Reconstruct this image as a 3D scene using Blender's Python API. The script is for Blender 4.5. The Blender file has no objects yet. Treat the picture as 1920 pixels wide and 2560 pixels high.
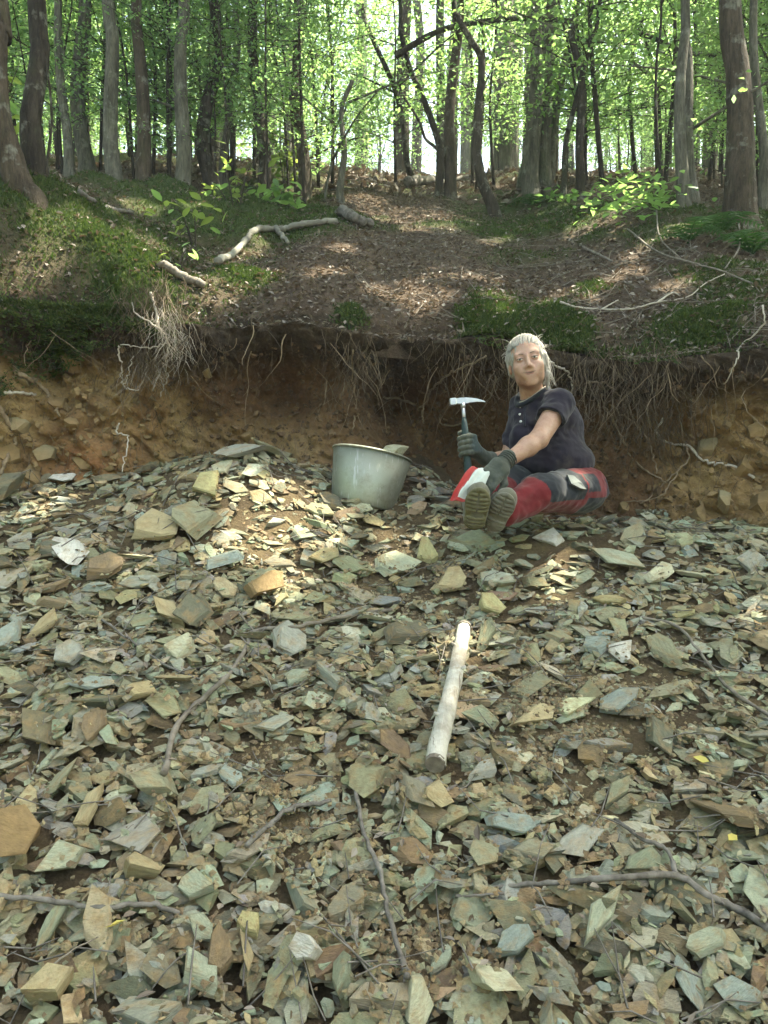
import bpy, math, random
import numpy as np
from mathutils import Vector, Matrix

# ------------------------------------------------------------------ camera, world, sun, exposure
SC = bpy.context.scene
COL = SC.collection
CZ = 1.5
PITCH = math.radians(-3.0)
F = 1934.0
cam_d = bpy.data.cameras.new('camera')
cam_d.sensor_fit = 'VERTICAL'
cam_d.angle_y = 2 * math.atan(1280 / F)
cam_d.clip_start = 0.05
cam_d.clip_end = 500
cam = bpy.data.objects.new('camera', cam_d)
COL.objects.link(cam)
cam.location = (0, 0, CZ)
cam.rotation_euler = (math.radians(90) + PITCH, 0, 0)
SC.camera = cam

TO_SUN = Vector((0.42, 0.17, 0.88)).normalized()
world = bpy.data.worlds.new('World')
SC.world = world
world.use_nodes = True
wn = world.node_tree.nodes
sky = wn.new('ShaderNodeTexSky')
sky.sky_type = 'NISHITA'
sky.sun_disc = False
sky.sun_elevation = math.asin(TO_SUN.z)
sky.sun_rotation = math.atan2(TO_SUN.x, TO_SUN.y)
sky.air_density = 1.0
sky.dust_density = 4.0
wn['Background'].inputs['Strength'].default_value = 0.15
world.node_tree.links.new(sky.outputs[0], wn['Background'].inputs[0])

sun_d = bpy.data.lights.new('sun', 'SUN')
sun_d.energy = 5.0
sun_d.angle = math.radians(0.53)
sun_d.color = (1.0, 0.95, 0.87)
sun = bpy.data.objects.new('sun', sun_d)
COL.objects.link(sun)
sun.rotation_euler = (-TO_SUN).to_track_quat('-Z', 'Y').to_euler()
sun.location = (6, 0, 20)

SC.view_settings.view_transform = 'Standard'
SC.view_settings.look = 'None'
SC.view_settings.exposure = 2.55
SC.view_settings.use_white_balance = True
SC.view_settings.white_balance_temperature = 7250
SC.view_settings.white_balance_tint = 1
SC.view_settings.gamma = 1.0
SC.view_settings.use_curve_mapping = False
SC.render.engine = 'CYCLES'
SC.cycles.max_bounces = 6
SC.cycles.diffuse_bounces = 3
SC.cycles.glossy_bounces = 2
SC.cycles.transmission_bounces = 4
SC.cycles.sample_clamp_indirect = 4.0
SC.cycles.use_denoising = True

rng = np.random.default_rng(7)
random.seed(7)

# ------------------------------------------------------------------ small maths
cp, sp_ = math.cos(PITCH), math.sin(PITCH)


def P(px, py, d):
    """point seen at photo position (px, py) at depth d"""
    x = (px - 960) / F * d
    y = -(py - 1280) / F * d
    return np.array([x, d * cp - y * sp_, CZ + d * sp_ + y * cp])


def hash3(ix, iy, iz, seed):
    h = (ix * 374761393 + iy * 668265263 + iz * 2147483647 + seed * 974711) & 0x7fffffff
    h = ((h ^ (h >> 13)) * 1274126177) & 0x7fffffff
    h = ((h ^ (h >> 16)) * 668265263) & 0x7fffffff
    return ((h ^ (h >> 15)) & 0xffff) / 65535.0


def noise3(x, y, z, seed=0):
    x, y, z = np.broadcast_arrays(np.asarray(x, float), np.asarray(y, float), np.asarray(z, float))
    ix, iy, iz = np.floor(x).astype(np.int64), np.floor(y).astype(np.int64), np.floor(z).astype(np.int64)
    fx, fy, fz = x - ix, y - iy, z - iz
    fx, fy, fz = [f * f * (3 - 2 * f) for f in (fx, fy, fz)]
    r = 0
    for a in (0, 1):
        for b in (0, 1):
            for c in (0, 1):
                w = (fx if a else 1 - fx) * (fy if b else 1 - fy) * (fz if c else 1 - fz)
                r = r + w * hash3(ix + a, iy + b, iz + c, seed)
    return r * 2 - 1


def fbm(x, y, z, o=4, seed=0):
    r, a, s = 0, 1.0, 0
    for k in range(o):
        r = r + a * noise3(np.asarray(x) * 2 ** k, np.asarray(y) * 2 ** k, np.asarray(z) * 2 ** k, seed + k * 11)
        s += a
        a *= 0.5
    return r / s


def cells(x, y, seed=0):
    """cellular noise: distance to the nearest scattered point, about 0..1"""
    ix, iy = np.floor(x).astype(np.int64), np.floor(y).astype(np.int64)
    best = np.full(np.shape(x), 9.0)
    for a in (-1, 0, 1):
        for b in (-1, 0, 1):
            jx, jy = ix + a, iy + b
            qx, qy = jx + hash3(jx, jy, 0 * jx, seed), jy + hash3(jx, jy, 0 * jx + 1, seed)
            best = np.minimum(best, (qx - x) ** 2 + (qy - y) ** 2)
    return np.sqrt(best)


def sstep(a, b, x):
    t = np.clip((np.asarray(x, float) - a) / (b - a), 0, 1)
    return t * t * (3 - 2 * t)


def gau(x, c, s):
    return np.exp(-((x - c) / s) ** 2)


# ------------------------------------------------------------------ object helpers
def np_mesh(name, V, Fs, mats, smooth=False, mat_index=None, attrs=None):
    """Fs: list of (n,k) integer arrays"""
    if not isinstance(Fs, (list, tuple)):
        Fs = [Fs]
    Fs = [np.asarray(f, np.int64) for f in Fs if len(f)]
    me = bpy.data.meshes.new(name)
    V = np.asarray(V, np.float32)
    me.vertices.add(len(V))
    me.vertices.foreach_set('co', V.ravel())
    idx = np.concatenate([f.ravel() for f in Fs]).astype(np.int32)
    tot = np.concatenate([np.full(len(f), f.shape[1], np.int32) for f in Fs])
    start = np.concatenate([[0], np.cumsum(tot)[:-1]]).astype(np.int32)
    me.loops.add(len(idx))
    me.loops.foreach_set('vertex_index', idx)
    me.polygons.add(len(tot))
    me.polygons.foreach_set('loop_start', start)
    if mat_index is not None:
        me.polygons.foreach_set('material_index', np.asarray(mat_index, np.int32))
    me.polygons.foreach_set('use_smooth', np.full(len(tot), bool(smooth)))
    for m in (mats if isinstance(mats, (list, tuple)) else [mats]):
        me.materials.append(m)
    for an, vals in (attrs or {}).items():
        at = me.attributes.new(an, 'FLOAT_COLOR', 'FACE')
        c = np.ones((len(tot), 4), np.float32)
        c[:, :3] = vals
        at.data.foreach_set('color', c.ravel())
    me.update(calc_edges=True)
    return me


def link(name, me, parent=None, loc=None):
    o = bpy.data.objects.new(name, me)
    COL.objects.link(o)
    if parent is not None:
        o.parent = parent
    if loc is not None:
        o.location = loc
    return o


def tag(o, label=None, cat=None, group=None, kind=None):
    if label:
        o['label'] = label
    if cat:
        o['category'] = cat
    if group:
        o['group'] = group
    if kind:
        o['kind'] = kind
    return o


def empty(name, loc, label, cat, group=None):
    o = bpy.data.objects.new(name, None)
    COL.objects.link(o)
    o.location = [float(v) for v in loc]
    o.empty_display_size = 0.1
    return tag(o, label, cat, group)


class MB:
    """collects pieces into one mesh"""

    def __init__(self):
        self.V, self.Q, self.T, self.n = [], [], [], 0

    def add(self, V, Q=(), T=()):
        V = np.asarray(V, float)
        if len(Q):
            self.Q.append(np.asarray(Q) + self.n)
        if len(T):
            self.T.append(np.asarray(T) + self.n)
        self.V.append(V)
        self.n += len(V)

    def tube(self, pts, rad, sides=6, cap=True, wob=0.0):
        pts = np.asarray(pts, float)
        n = len(pts)
        rad = np.broadcast_to(np.asarray(rad, float), (n,))
        tan = np.gradient(pts, axis=0)
        tan /= np.linalg.norm(tan, axis=1)[:, None] + 1e-9
        up = np.array([0.0, 1.0, 0.1]) if abs(tan[0][2]) > 0.7 else np.array([0, 0, 1.0])
        a = np.cross(tan, up)
        a /= np.linalg.norm(a, axis=1)[:, None] + 1e-9
        b = np.cross(tan, a)
        th = np.arange(sides) / sides * 2 * np.pi
        R = rad[:, None] * (1 + (rng.normal(0, wob, (n, sides)) if wob else 0))
        V = pts[:, None, :] + R[..., None] * (np.cos(th)[None, :, None] * a[:, None, :] + np.sin(th)[None, :, None] * b[:, None, :])
        i = np.arange(n - 1)[:, None] * sides
        j = np.arange(sides)[None, :]
        k = (j + 1) % sides
        Q = np.stack([i + j, i + k, i + sides + k, i + sides + j], -1).reshape(-1, 4)
        V = V.reshape(-1, 3)
        T = []
        if cap:
            V = np.vstack([V, pts[0], pts[-1]])
            c0, c1 = n * sides, n * sides + 1
            T = [[c0, (q + 1) % sides, q] for q in range(sides)] + [[c1, (n - 1) * sides + q, (n - 1) * sides + (q + 1) % sides] for q in range(sides)]
        self.add(V, Q, T)

    def build(self, name, mat, parent=None, smooth=True, loc=None, origin=None):
        V = np.vstack(self.V)
        if origin is not None:
            V = V - np.asarray(origin)
        me = np_mesh(name, V, [np.vstack(x) for x in (self.Q, self.T) if len(x)], mat, smooth)
        return link(name, me, parent, loc)


def spline(pts, n):
    """Catmull-Rom through points"""
    p = np.asarray(pts, float)
    p = np.vstack([2 * p[0] - p[1], p, 2 * p[-1] - p[-2]])
    seg = len(p) - 3
    t = np.linspace(0, seg - 1e-6, n)
    i = t.astype(int)
    f = (t - i)[:, None]
    a, b, c, d = p[i], p[i + 1], p[i + 2], p[i + 3]
    return 0.5 * (2 * b + (c - a) * f + (2 * a - 5 * b + 4 * c - d) * f ** 2 + (3 * b - a - 3 * c + d) * f ** 3)


# ------------------------------------------------------------------ materials
def new_mat(name):
    m = bpy.data.materials.new(name)
    m.use_nodes = True
    nt = m.node_tree
    return m, nt, nt.nodes, nt.nodes['Principled BSDF']


def ramp(nt, fac, stops):
    r = nt.nodes.new('ShaderNodeValToRGB')
    e = r.color_ramp.elements
    while len(e) < len(stops):
        e.new(0.5)
    for q, (p, c) in zip(e, stops):
        q.position = p
        q.color = (*c, 1) if len(c) == 3 else c
    nt.links.new(fac, r.inputs[0])
    return r.outputs[0]


def noise_node(nt, scale, detail=4, rough=0.55, coord='Object', stretch=None):
    tc = nt.nodes.new('ShaderNodeTexCoord')
    n = nt.nodes.new('ShaderNodeTexNoise')
    n.inputs['Scale'].default_value = scale
    n.inputs['Detail'].default_value = detail
    n.inputs['Roughness'].default_value = rough
    src = tc.outputs[coord]
    if stretch:
        mp = nt.nodes.new('ShaderNodeMapping')
        mp.inputs['Scale'].default_value = stretch
        nt.links.new(src, mp.inputs[0])
        src = mp.outputs[0]
    nt.links.new(src, n.inputs['Vector'])
    return n.outputs['Fac']


def mix(nt, fac, a, b, mode='MIX'):
    m = nt.nodes.new('ShaderNodeMix')
    m.data_type = 'RGBA'
    m.blend_type = mode
    for s, v in ((m.inputs[0], fac), (m.inputs[6], a), (m.inputs[7], b)):
        if hasattr(v, 'is_output'):
            nt.links.new(v, s)
        elif isinstance(v, (int, float)):
            s.default_value = v
        else:
            s.default_value = (*v, 1)
    return m.outputs[2]


def bump(nt, bs, h, strength=0.5, dist=0.01):
    b = nt.nodes.new('ShaderNodeBump')
    b.inputs['Strength'].default_value = strength
    b.inputs['Distance'].default_value = dist
    nt.links.new(h, b.inputs['Height'])
    nt.links.new(b.outputs[0], bs.inputs['Normal'])


def simple_mat(name, c1, c2, scale=20, rough=0.85, bstr=0.4, bdist=0.004, metal=0.0, stretch=None, detail=5):
    m, nt, nd, bs = new_mat(name)
    n = noise_node(nt, scale, detail, 0.6, stretch=stretch)
    nt.links.new(ramp(nt, n, [(0.3, c1), (0.7, c2)]), bs.inputs['Base Color'])
    bs.inputs['Roughness'].default_value = rough
    bs.inputs['Metallic'].default_value = metal
    bs.inputs['Specular IOR Level'].default_value = 0.3
    if bstr:
        bump(nt, bs, noise_node(nt, scale * 3, 4, stretch=stretch), bstr, bdist)
    return m


def stone_mat(name, use_attr):
    m, nt, nd, bs = new_mat(name)
    if use_attr:
        a = nd.new('ShaderNodeAttribute')
        a.attribute_name = 'pigment'
        base = a.outputs['Color']
    else:
        a = nd.new('ShaderNodeObjectInfo')
        base = a.outputs['Color']
    n1 = noise_node(nt, 2.2 if not use_attr else 26, 5, 0.6)
    c = mix(nt, ramp(nt, n1, [(0.48, (0, 0, 0)), (0.70, (0.75, 0.75, 0.75))]), base, (0.30, 0.19, 0.085))   # iron stain
    n2 = noise_node(nt, 7 if not use_attr else 85, 6, 0.72)
    c = mix(nt, 0.9, c, ramp(nt, n2, [(0.25, (0.62, 0.62, 0.62)), (0.75, (1.25, 1.25, 1.25))]), 'MULTIPLY')
    n4 = noise_node(nt, 1.6 if not use_attr else 18, 4, 0.65)
    c = mix(nt, ramp(nt, n4, [(0.52, (0, 0, 0)), (0.68, (0.5, 0.5, 0.5))]), c, (0.16, 0.105, 0.055))   # clinging clay
    nt.links.new(c, bs.inputs['Base Color'])
    bs.inputs['Roughness'].default_value = 0.78
    bs.inputs['Specular IOR Level'].default_value = 0.25
    n3 = noise_node(nt, 5 if not use_attr else 60, 7, 0.72, stretch=(1, 1, 3))
    bump(nt, bs, n3, 0.9, 0.010)
    return m


def leaf_mat(name, cols, trans, tw=0.5, gloss=0.45):
    m, nt, nd, bs = new_mat(name)
    g = nd.new('ShaderNodeNewGeometry')
    c = ramp(nt, g.outputs['Random Per Island'], [(i / max(1, len(cols) - 1), q) for i, q in enumerate(cols)])
    nt.links.new(c, bs.inputs['Base Color'])
    bs.inputs['Roughness'].default_value = gloss
    bs.inputs['Specular IOR Level'].default_value = 0.4
    t = nd.new('ShaderNodeBsdfTranslucent')
    ct = ramp(nt, g.outputs['Random Per Island'], [(i / max(1, len(trans) - 1), q) for i, q in enumerate(trans)])
    nt.links.new(ct, t.inputs[0])
    ms = nd.new('ShaderNodeMixShader')
    ms.inputs[0].default_value = tw
    nt.links.new(bs.outputs[0], ms.inputs[1])
    nt.links.new(t.outputs[0], ms.inputs[2])
    nt.links.new(ms.outputs[0], nd['Material Output'].inputs[0])
    return m


M = {}
M['stone'] = stone_mat('shale', False)
M['chips'] = stone_mat('shale_chips', True)
M['leaf'] = leaf_mat('green_leaf', [(0.05, 0.10, 0.035), (0.07, 0.135, 0.045), (0.095, 0.16, 0.05), (0.06, 0.115, 0.052)],
                     [(0.22, 0.40, 0.11), (0.33, 0.52, 0.14), (0.40, 0.58, 0.22), (0.26, 0.46, 0.20)], 0.55, 0.33)
M['leaf_pale'] = leaf_mat('pale_leaf', [(0.09, 0.14, 0.035), (0.13, 0.17, 0.04)], [(0.30, 0.42, 0.08), (0.42, 0.48, 0.12)], 0.5)
M['leaf_dark'] = leaf_mat('dark_leaf', [(0.02, 0.05, 0.015), (0.035, 0.075, 0.025)], [(0.05, 0.13, 0.03), (0.08, 0.18, 0.04)], 0.4)
M['moss_blade'] = leaf_mat('moss_blade', [(0.02, 0.04, 0.009), (0.05, 0.08, 0.016), (0.10, 0.12, 0.028)], [(0.04, 0.08, 0.015), (0.08, 0.12, 0.02)], 0.3, 0.8)
M['litter'] = leaf_mat('dead_leaf', [(0.075, 0.055, 0.04), (0.135, 0.10, 0.075), (0.20, 0.16, 0.125), (0.27, 0.235, 0.20), (0.10, 0.068, 0.048)],
                       [(0.08, 0.05, 0.03), (0.16, 0.10, 0.05)], 0.15, 0.6)
M['yellow_leaf'] = leaf_mat('yellow_leaf', [(0.55, 0.45, 0.10), (0.62, 0.55, 0.2)], [(0.5, 0.42, 0.1), (0.5, 0.42, 0.1)], 0.25)
M['fibre'] = leaf_mat('root_fibre', [(0.075, 0.052, 0.032), (0.17, 0.125, 0.08), (0.11, 0.078, 0.048), (0.045, 0.03, 0.019)], [(0.08, 0.055, 0.035), (0.08, 0.055, 0.035)], 0.1, 0.8)
M['root'] = simple_mat('root_bark', (0.13, 0.09, 0.055), (0.30, 0.22, 0.14), 40, 0.8)
M['pale_root'] = simple_mat('pale_root_bark', (0.30, 0.25, 0.2), (0.48, 0.42, 0.35), 40, 0.7)
M['stick'] = simple_mat('weathered_stick', (0.09, 0.072, 0.056), (0.22, 0.19, 0.155), 30, 0.85, stretch=(1, 1, 1))
M['dark_stick'] = simple_mat('dark_stick', (0.06, 0.05, 0.042), (0.19, 0.17, 0.15), 35, 0.85)
M['lichen_wood'] = simple_mat('lichened_dead_wood', (0.09, 0.08, 0.065), (0.27, 0.255, 0.21), 9, 0.8, 0.7, 0.006)
def bleached_mat():
    m, nt, nd, bs = new_mat('bleached_wood')
    c = ramp(nt, noise_node(nt, 10, 6, 0.7), [(0.3, (0.25, 0.22, 0.175)), (0.65, (0.50, 0.475, 0.42))])
    c = mix(nt, ramp(nt, noise_node(nt, 7, 5, 0.7), [(0.52, (0, 0, 0)), (0.62, (0.7, 0.7, 0.7))]), c, (0.22, 0.17, 0.12))     # bark left on
    c = mix(nt, ramp(nt, noise_node(nt, 40, 3, 0.7, stretch=(1.6, 0.25, 0.5)), [(0.60, (0, 0, 0)), (0.68, (0.8, 0.8, 0.8))]), c, (0.12, 0.09, 0.065))
    nt.links.new(c, bs.inputs['Base Color'])
    bs.inputs['Roughness'].default_value = 0.8
    bump(nt, bs, noise_node(nt, 35, 6, 0.7, stretch=(1.6, 0.3, 0.5)), 0.9, 0.006)
    return m


M['dead_wood'] = bleached_mat()


def bark_mat(name, dark, lite, moss):
    m, nt, nd, bs = new_mat(name)
    n = noise_node(nt, 7, 6, 0.65, stretch=(2.5, 2.5, 0.6))
    c = ramp(nt, n, [(0.32, dark), (0.68, lite)])
    n2 = noise_node(nt, 2.3, 5, 0.6, stretch=(1, 1, 0.6))
    c = mix(nt, ramp(nt, n2, [(0.5, (0, 0, 0)), (0.66, (moss, moss, moss))]), c, (0.07, 0.10, 0.03))
    n3 = noise_node(nt, 5.5, 4, 0.7)
    c = mix(nt, ramp(nt, n3, [(0.55, (0, 0, 0)), (0.63, (0.65, 0.65, 0.65))]), c, (0.25, 0.245, 0.2))          # lichen
    c = mix(nt, 0.85, c, ramp(nt, noise_node(nt, 26, 6, 0.75, stretch=(2.4, 2.4, 0.35)), [(0.3, (0.35, 0.35, 0.35)), (0.7, (1.35, 1.35, 1.35))]), 'MULTIPLY')
    nt.links.new(c, bs.inputs['Base Color'])
    bs.inputs['Roughness'].default_value = 0.9
    bs.inputs['Specular IOR Level'].default_value = 0.2
    bump(nt, bs, noise_node(nt, 22, 5, 0.7, stretch=(2.2, 2.2, 0.45)), 1.0, 0.03)
    return m


M['bark_grey'] = bark_mat('grey_bark', (0.07, 0.063, 0.048), (0.19, 0.175, 0.135), 0.4)
M['bark_dark'] = bark_mat('dark_bark', (0.028, 0.022, 0.016), (0.075, 0.06, 0.044), 0.4)
M['bark_brown'] = bark_mat('brown_bark', (0.045, 0.033, 0.023), (0.115, 0.088, 0.062), 0.5)


def soil_mat():
    """bare rubble soil"""
    m, nt, nd, bs = new_mat('rubble_soil')
    c = ramp(nt, noise_node(nt, 5, 7, 0.65), [(0.3, (0.075, 0.052, 0.032)), (0.5, (0.125, 0.09, 0.052)), (0.7, (0.19, 0.14, 0.075))])
    c = mix(nt, 0.8, c, ramp(nt, noise_node(nt, 90, 5, 0.7), [(0.25, (0.45, 0.45, 0.45)), (0.75, (1.3, 1.3, 1.3))]), 'MULTIPLY')
    nt.links.new(c, bs.inputs['Base Color'])
    bs.inputs['Roughness'].default_value = 0.95
    bs.inputs['Specular IOR Level'].default_value = 0.15
    bump(nt, bs, noise_node(nt, 70, 8, 0.75), 1.0, 0.03)
    return m


def clay_mat():
    """the cut face: dark rooty topsoil above, red-brown and ochre clay below"""
    m, nt, nd, bs = new_mat('bank_clay')
    a = nd.new('ShaderNodeAttribute')
    a.attribute_name = 'soil'
    sep = nd.new('ShaderNodeSeparateColor')
    nt.links.new(a.outputs['Color'], sep.inputs[0])
    nA = noise_node(nt, 3.5, 6, 0.6)
    ochre = ramp(nt, nA, [(0.30, (0.19, 0.108, 0.048)), (0.5, (0.33, 0.21, 0.095)), (0.7, (0.40, 0.285, 0.135))])
    red = ramp(nt, noise_node(nt, 6, 6, 0.65), [(0.3, (0.075, 0.038, 0.021)), (0.7, (0.185, 0.10, 0.052))])
    top = ramp(nt, noise_node(nt, 12, 6, 0.7), [(0.3, (0.03, 0.021, 0.014)), (0.7, (0.10, 0.072, 0.048))])
    c = mix(nt, sep.outputs[0], red, ochre)
    c = mix(nt, sep.outputs[1], c, top)
    c = mix(nt, sep.outputs[2], c, ramp(nt, noise_node(nt, 9, 4), [(0.3, (0.25, 0.10, 0.042)), (0.7, (0.31, 0.155, 0.07))]))
    c = mix(nt, 0.7, c, ramp(nt, noise_node(nt, 45, 6, 0.7), [(0.25, (0.5, 0.5, 0.5)), (0.75, (1.3, 1.3, 1.3))]), 'MULTIPLY')
    nt.links.new(c, bs.inputs['Base Color'])
    bs.inputs['Roughness'].default_value = 0.95
    bs.inputs['Specular IOR Level'].default_value = 0.15
    bump(nt, bs, noise_node(nt, 38, 8, 0.72), 1.0, 0.03)
    return m


def floor_mat():
    m, nt, nd, bs = new_mat('forest_soil')
    a = nd.new('ShaderNodeAttribute')
    a.attribute_name = 'soil'
    sep = nd.new('ShaderNodeSeparateColor')
    nt.links.new(a.outputs['Color'], sep.inputs[0])
    lit = ramp(nt, noise_node(nt, 14, 7, 0.7), [(0.3, (0.045, 0.032, 0.022)), (0.55, (0.10, 0.07, 0.05)), (0.75, (0.17, 0.125, 0.09))])
    mos = ramp(nt, noise_node(nt, 26, 7, 0.75), [(0.25, (0.018, 0.03, 0.008)), (0.5, (0.038, 0.055, 0.014)), (0.75, (0.075, 0.085, 0.028))])
    c = mix(nt, sep.outputs[0], lit, mos)
    nt.links.new(c, bs.inputs['Base Color'])
    bs.inputs['Roughness'].default_value = 0.95
    bs.inputs['Specular IOR Level'].default_value = 0.15
    bump(nt, bs, noise_node(nt, 45, 6, 0.7), 0.9, 0.03)
    return m


M['soil'] = soil_mat()
M['clay'] = clay_mat()
M['floor'] = floor_mat()


# ------------------------------------------------------------------ terrain functions
def yfoot(x):
    """where the cut bank stands, in plan"""
    x = np.asarray(x, float)
    return 4.18 - 0.40 * sstep(0.9, 2.2, x) - 0.34 * sstep(-0.9, -2.1, x) + 0.05 * np.sin(x * 3.1) + 0.03 * np.sin(x * 7.7 + 1)


def ztop(x):
    x = np.asarray(x, float)
    return CZ + 0.69 + 0.08 * sstep(-0.8, -1.4, x) + 0.04 * sstep(-1.3, -2.0, x) - 0.13 * sstep(0.5, 1.3, x) - 0.03 * np.sin(x * 2.3) + 0.05 * fbm(x * 2.2, 0.3, 0.8, 4, 39)


def h_rub(x, y):
    x, y = np.asarray(x, float), np.asarray(y, float)
    z = CZ - 1.036 + (y - 1.4) * 0.405
    z = z - 0.36 * np.maximum(y - 3.40, 0) * sstep(0.1, 0.8, x)
    z = z + 0.20 * gau(x, -0.72, 0.42) * gau(y, 3.72, 0.40) + 0.07 * gau(x, -1.6, 0.6) * gau(y, 3.5, 0.5)
    z = z - 0.06 * gau(x, 0.0, 0.28) * gau(y, 3.1, 0.5)
    z = z + 0.035 * fbm(x * 1.1, y * 1.1, 0.5, 4, 3)
    # outside the picture the slope eases out into level ground
    low = CZ - 1.75
    return np.where(z < low, low + 0.05 * np.tanh((z - low) * 0.5), z)


def lip_y(x):
    return yfoot(x) - 0.10 - 0.08 * gau(x, 0.2, 0.8) + 0.09 * fbm(x * 2.6, 1.3, 0.8, 3, 40)


def h_floor(x, y):
    x, y = np.asarray(x, float), np.asarray(y, float)
    ly = lip_y(x)
    d = np.maximum(y - ly, 0)
    z0 = ztop(x)
    z = z0 + 0.14 * (1 - np.exp(-d / 0.12)) + np.where(d < 4.6, 0.475 * d, 0.475 * 4.6 + 0.42 * np.minimum(d - 4.6, 6.0) + 0.14 * np.clip(d - 10.6, 0, 22))
    z = z + 0.42 * gau(x, -2.05, 0.6) * gau(y, 4.4, 0.8) * (1 - np.exp(-d / 0.25))             # mound under the leaning tree
    z = z + 0.16 * gau(x, 2.45, 0.7) * gau(y, 6.0, 0.9)
    z = z + sstep(0.05, 0.6, d) * (0.10 * fbm(x * 0.8, y * 0.8, 1.5, 4, 21) + 0.03 * fbm(x * 4, y * 4, 2.5, 3, 33))
    return z


SOIL_UNDER = 0.065     # the stones lie this deep on the soil


def ray_hit(px, py, f, d0=0.8, d1=30.0):
    ds = d0 * (d1 / d0) ** np.linspace(0, 1, 1600)
    a = P(px, py, 1.0) - np.array([0, 0, CZ])
    pts = np.array([0, 0, CZ]) + ds[:, None] * a
    below = pts[:, 2] < f(pts[:, 0], pts[:, 1])
    i = int(np.argmax(below)) if below.any() else len(ds) - 1
    q = pts[i].copy()
    q[2] = float(f(q[0], q[1]))
    return q, float(ds[i])


def G(px, py):
    return ray_hit(px, py, h_rub)[0]


def GF(px, py):
    """hit on the forest floor (beyond the lip)"""
    return ray_hit(px, py, lambda x, y: np.where(y > lip_y(x), h_floor(x, y), -9), 3.4, 40)[0]


def spread_axis(fine_lo, fine_hi, step, lo, hi, grow=1.25):
    c = list(np.arange(fine_lo, fine_hi, step))
    s, a = step, c[-1]
    while a < hi:
        s *= grow
        a += s
        c.append(a)
    s, a = step, c[0]
    while a > lo:
        s *= grow
        a -= s
        c.insert(0, a)
    return np.array(c)


def grid_faces(ny, nx):
    i = np.arange(ny - 1)[:, None] * nx
    j = np.arange(nx - 1)[None, :]
    return np.stack([i + j, i + j + 1, i + nx + j + 1, i + nx + j], -1).reshape(-1, 4)


# ---- rubble slope ground
xs = spread_axis(-2.6, 2.6, 0.022, -60, 60)
ys = spread_axis(0.7, 4.5, 0.022, -60, 4.6)
X, Y = np.meshgrid(xs, ys)
Z = h_rub(X, Y) - SOIL_UNDER + 0.012 * fbm(X * 14, Y * 14, 0.3, 3, 91)
me = np_mesh('rubble_slope', np.stack([X, Y, Z], -1).reshape(-1, 3), grid_faces(len(ys), len(xs)), M['soil'], True)
tag(link('rubble_slope', me), kind='structure')

# ---- cut earth bank
xs = spread_axis(-2.7, 2.7, 0.013, -60, 60)
nt_ = 120
t = np.linspace(0, 1, nt_)


def bank_point(X, T):
    yf, zt = yfoot(X), ztop(X)
    z0 = h_rub(X, yf) - 0.35
    Z = z0 + (zt - z0) * T
    zr = Z - CZ
    Y = yf + 0.0 * X
    over = 0.16 + 0.06 * gau(X, 0.3, 0.8)
    Y = Y - over * sstep(0.72, 0.98, T)                                  # root mat overhangs
    Y = Y + 0.42 * gau(X + 0.05 * noise3(X * 9, Z * 9, 0.4, 8), 0.03, 0.19) * gau(zr + 0.05 * noise3(X * 8, Z * 8, 1.4, 9), 0.44, 0.19)              # caves under the lip
    Y = Y + 0.36 * gau(X, 0.36, 0.28) * gau(zr, 0.18, 0.24)
    Y = Y + 0.30 * gau(X, -0.5, 0.24) * gau(zr, 0.42, 0.20)
    Y = Y + 0.18 * gau(X, 1.28, 0.20) * gau(zr, 0.22, 0.20)
    Y = Y + 0.12 * gau(X, -1.75, 0.15) * gau(zr, 0.55, 0.15)
    Y = Y - 0.16 * gau(X, -1.45, 0.22) * sstep(0.95, 0.35, T)            # clay buttress
    Y = Y - 0.10 * gau(X, 1.85, 0.3) * sstep(0.9, 0.3, T)
    Y = Y - 0.10 * gau(X, -0.12, 0.10) * gau(zr, 0.42, 0.35)             # pillar of roots and soil
    Y = Y - 0.16 * sstep(0.5, 0.0, T)                                    # talus foot
    lam = np.sin((X * 0.8 + Z) * 60 + 5 * fbm(X * 3, Z * 3, 0.1, 3, 6)) * 0.012 * np.clip(sstep(-1.0, -1.3, X) + sstep(1.3, 1.6, X), 0, 1) * sstep(0.8, 0.6, T)
    wx, wz = X + 0.05 * noise3(X * 8, Z * 8, 0.2, 3), Z * 1.25 + 0.4 * X
    side = np.clip(sstep(-0.5, -1.1, X) + sstep(1.2, 1.6, X), 0.25, 1)
    n = lam - 0.085 * side * cells(wx * 7, wz * 7, 4) - 0.035 * cells(wx * 18, wz * 18, 9) + 0.06 + 0.10 * fbm(X * 2.6, Z * 2.6, 0.7, 4, 5) + 0.075 * np.abs(fbm(X * 7, Z * 7 + X * 4, 1.7, 4, 17)) + 0.022 * fbm(X * 26, Z * 26, 2.2, 3, 29)
    return Y - n, Z


X, T = np.meshgrid(xs, t)
Yb, Zb = bank_point(X, T)
# curl the top edge back over the lip
ncurl = 8
Xc = np.repeat(xs[None, :], ncurl, 0)
k = (np.arange(1, ncurl + 1) / ncurl)[:, None]
Yc = Yb[-1][None, :] + 0.42 * k + 0 * Xc
Zc = np.minimum(h_floor(Xc, np.maximum(Yc, lip_y(Xc) + 0.001)) - 0.025, Zb[-1][None, :] + 0.25 * k + 0.3 * k)
Zc = Zb[-1][None, :] + (Zc - Zb[-1][None, :]) * sstep(0, 0.16, k)
X, Yb, Zb, T = np.vstack([X, Xc]), np.vstack([Yb, Yc]), np.vstack([Zb, Zc]), np.vstack([T, np.ones_like(Xc)])
Fb = grid_faces(nt_ + ncurl, len(xs))
V = np.stack([X, Yb, Zb], -1).reshape(-1, 3)
fc = V[Fb].mean(1)
ft = T.reshape(-1)[Fb].mean(1)
jit = 0.10 * fbm(fc[:, 0] * 3, fc[:, 2] * 3, 0.2, 3, 41)
xx = fc[:, 0] + jit
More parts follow.
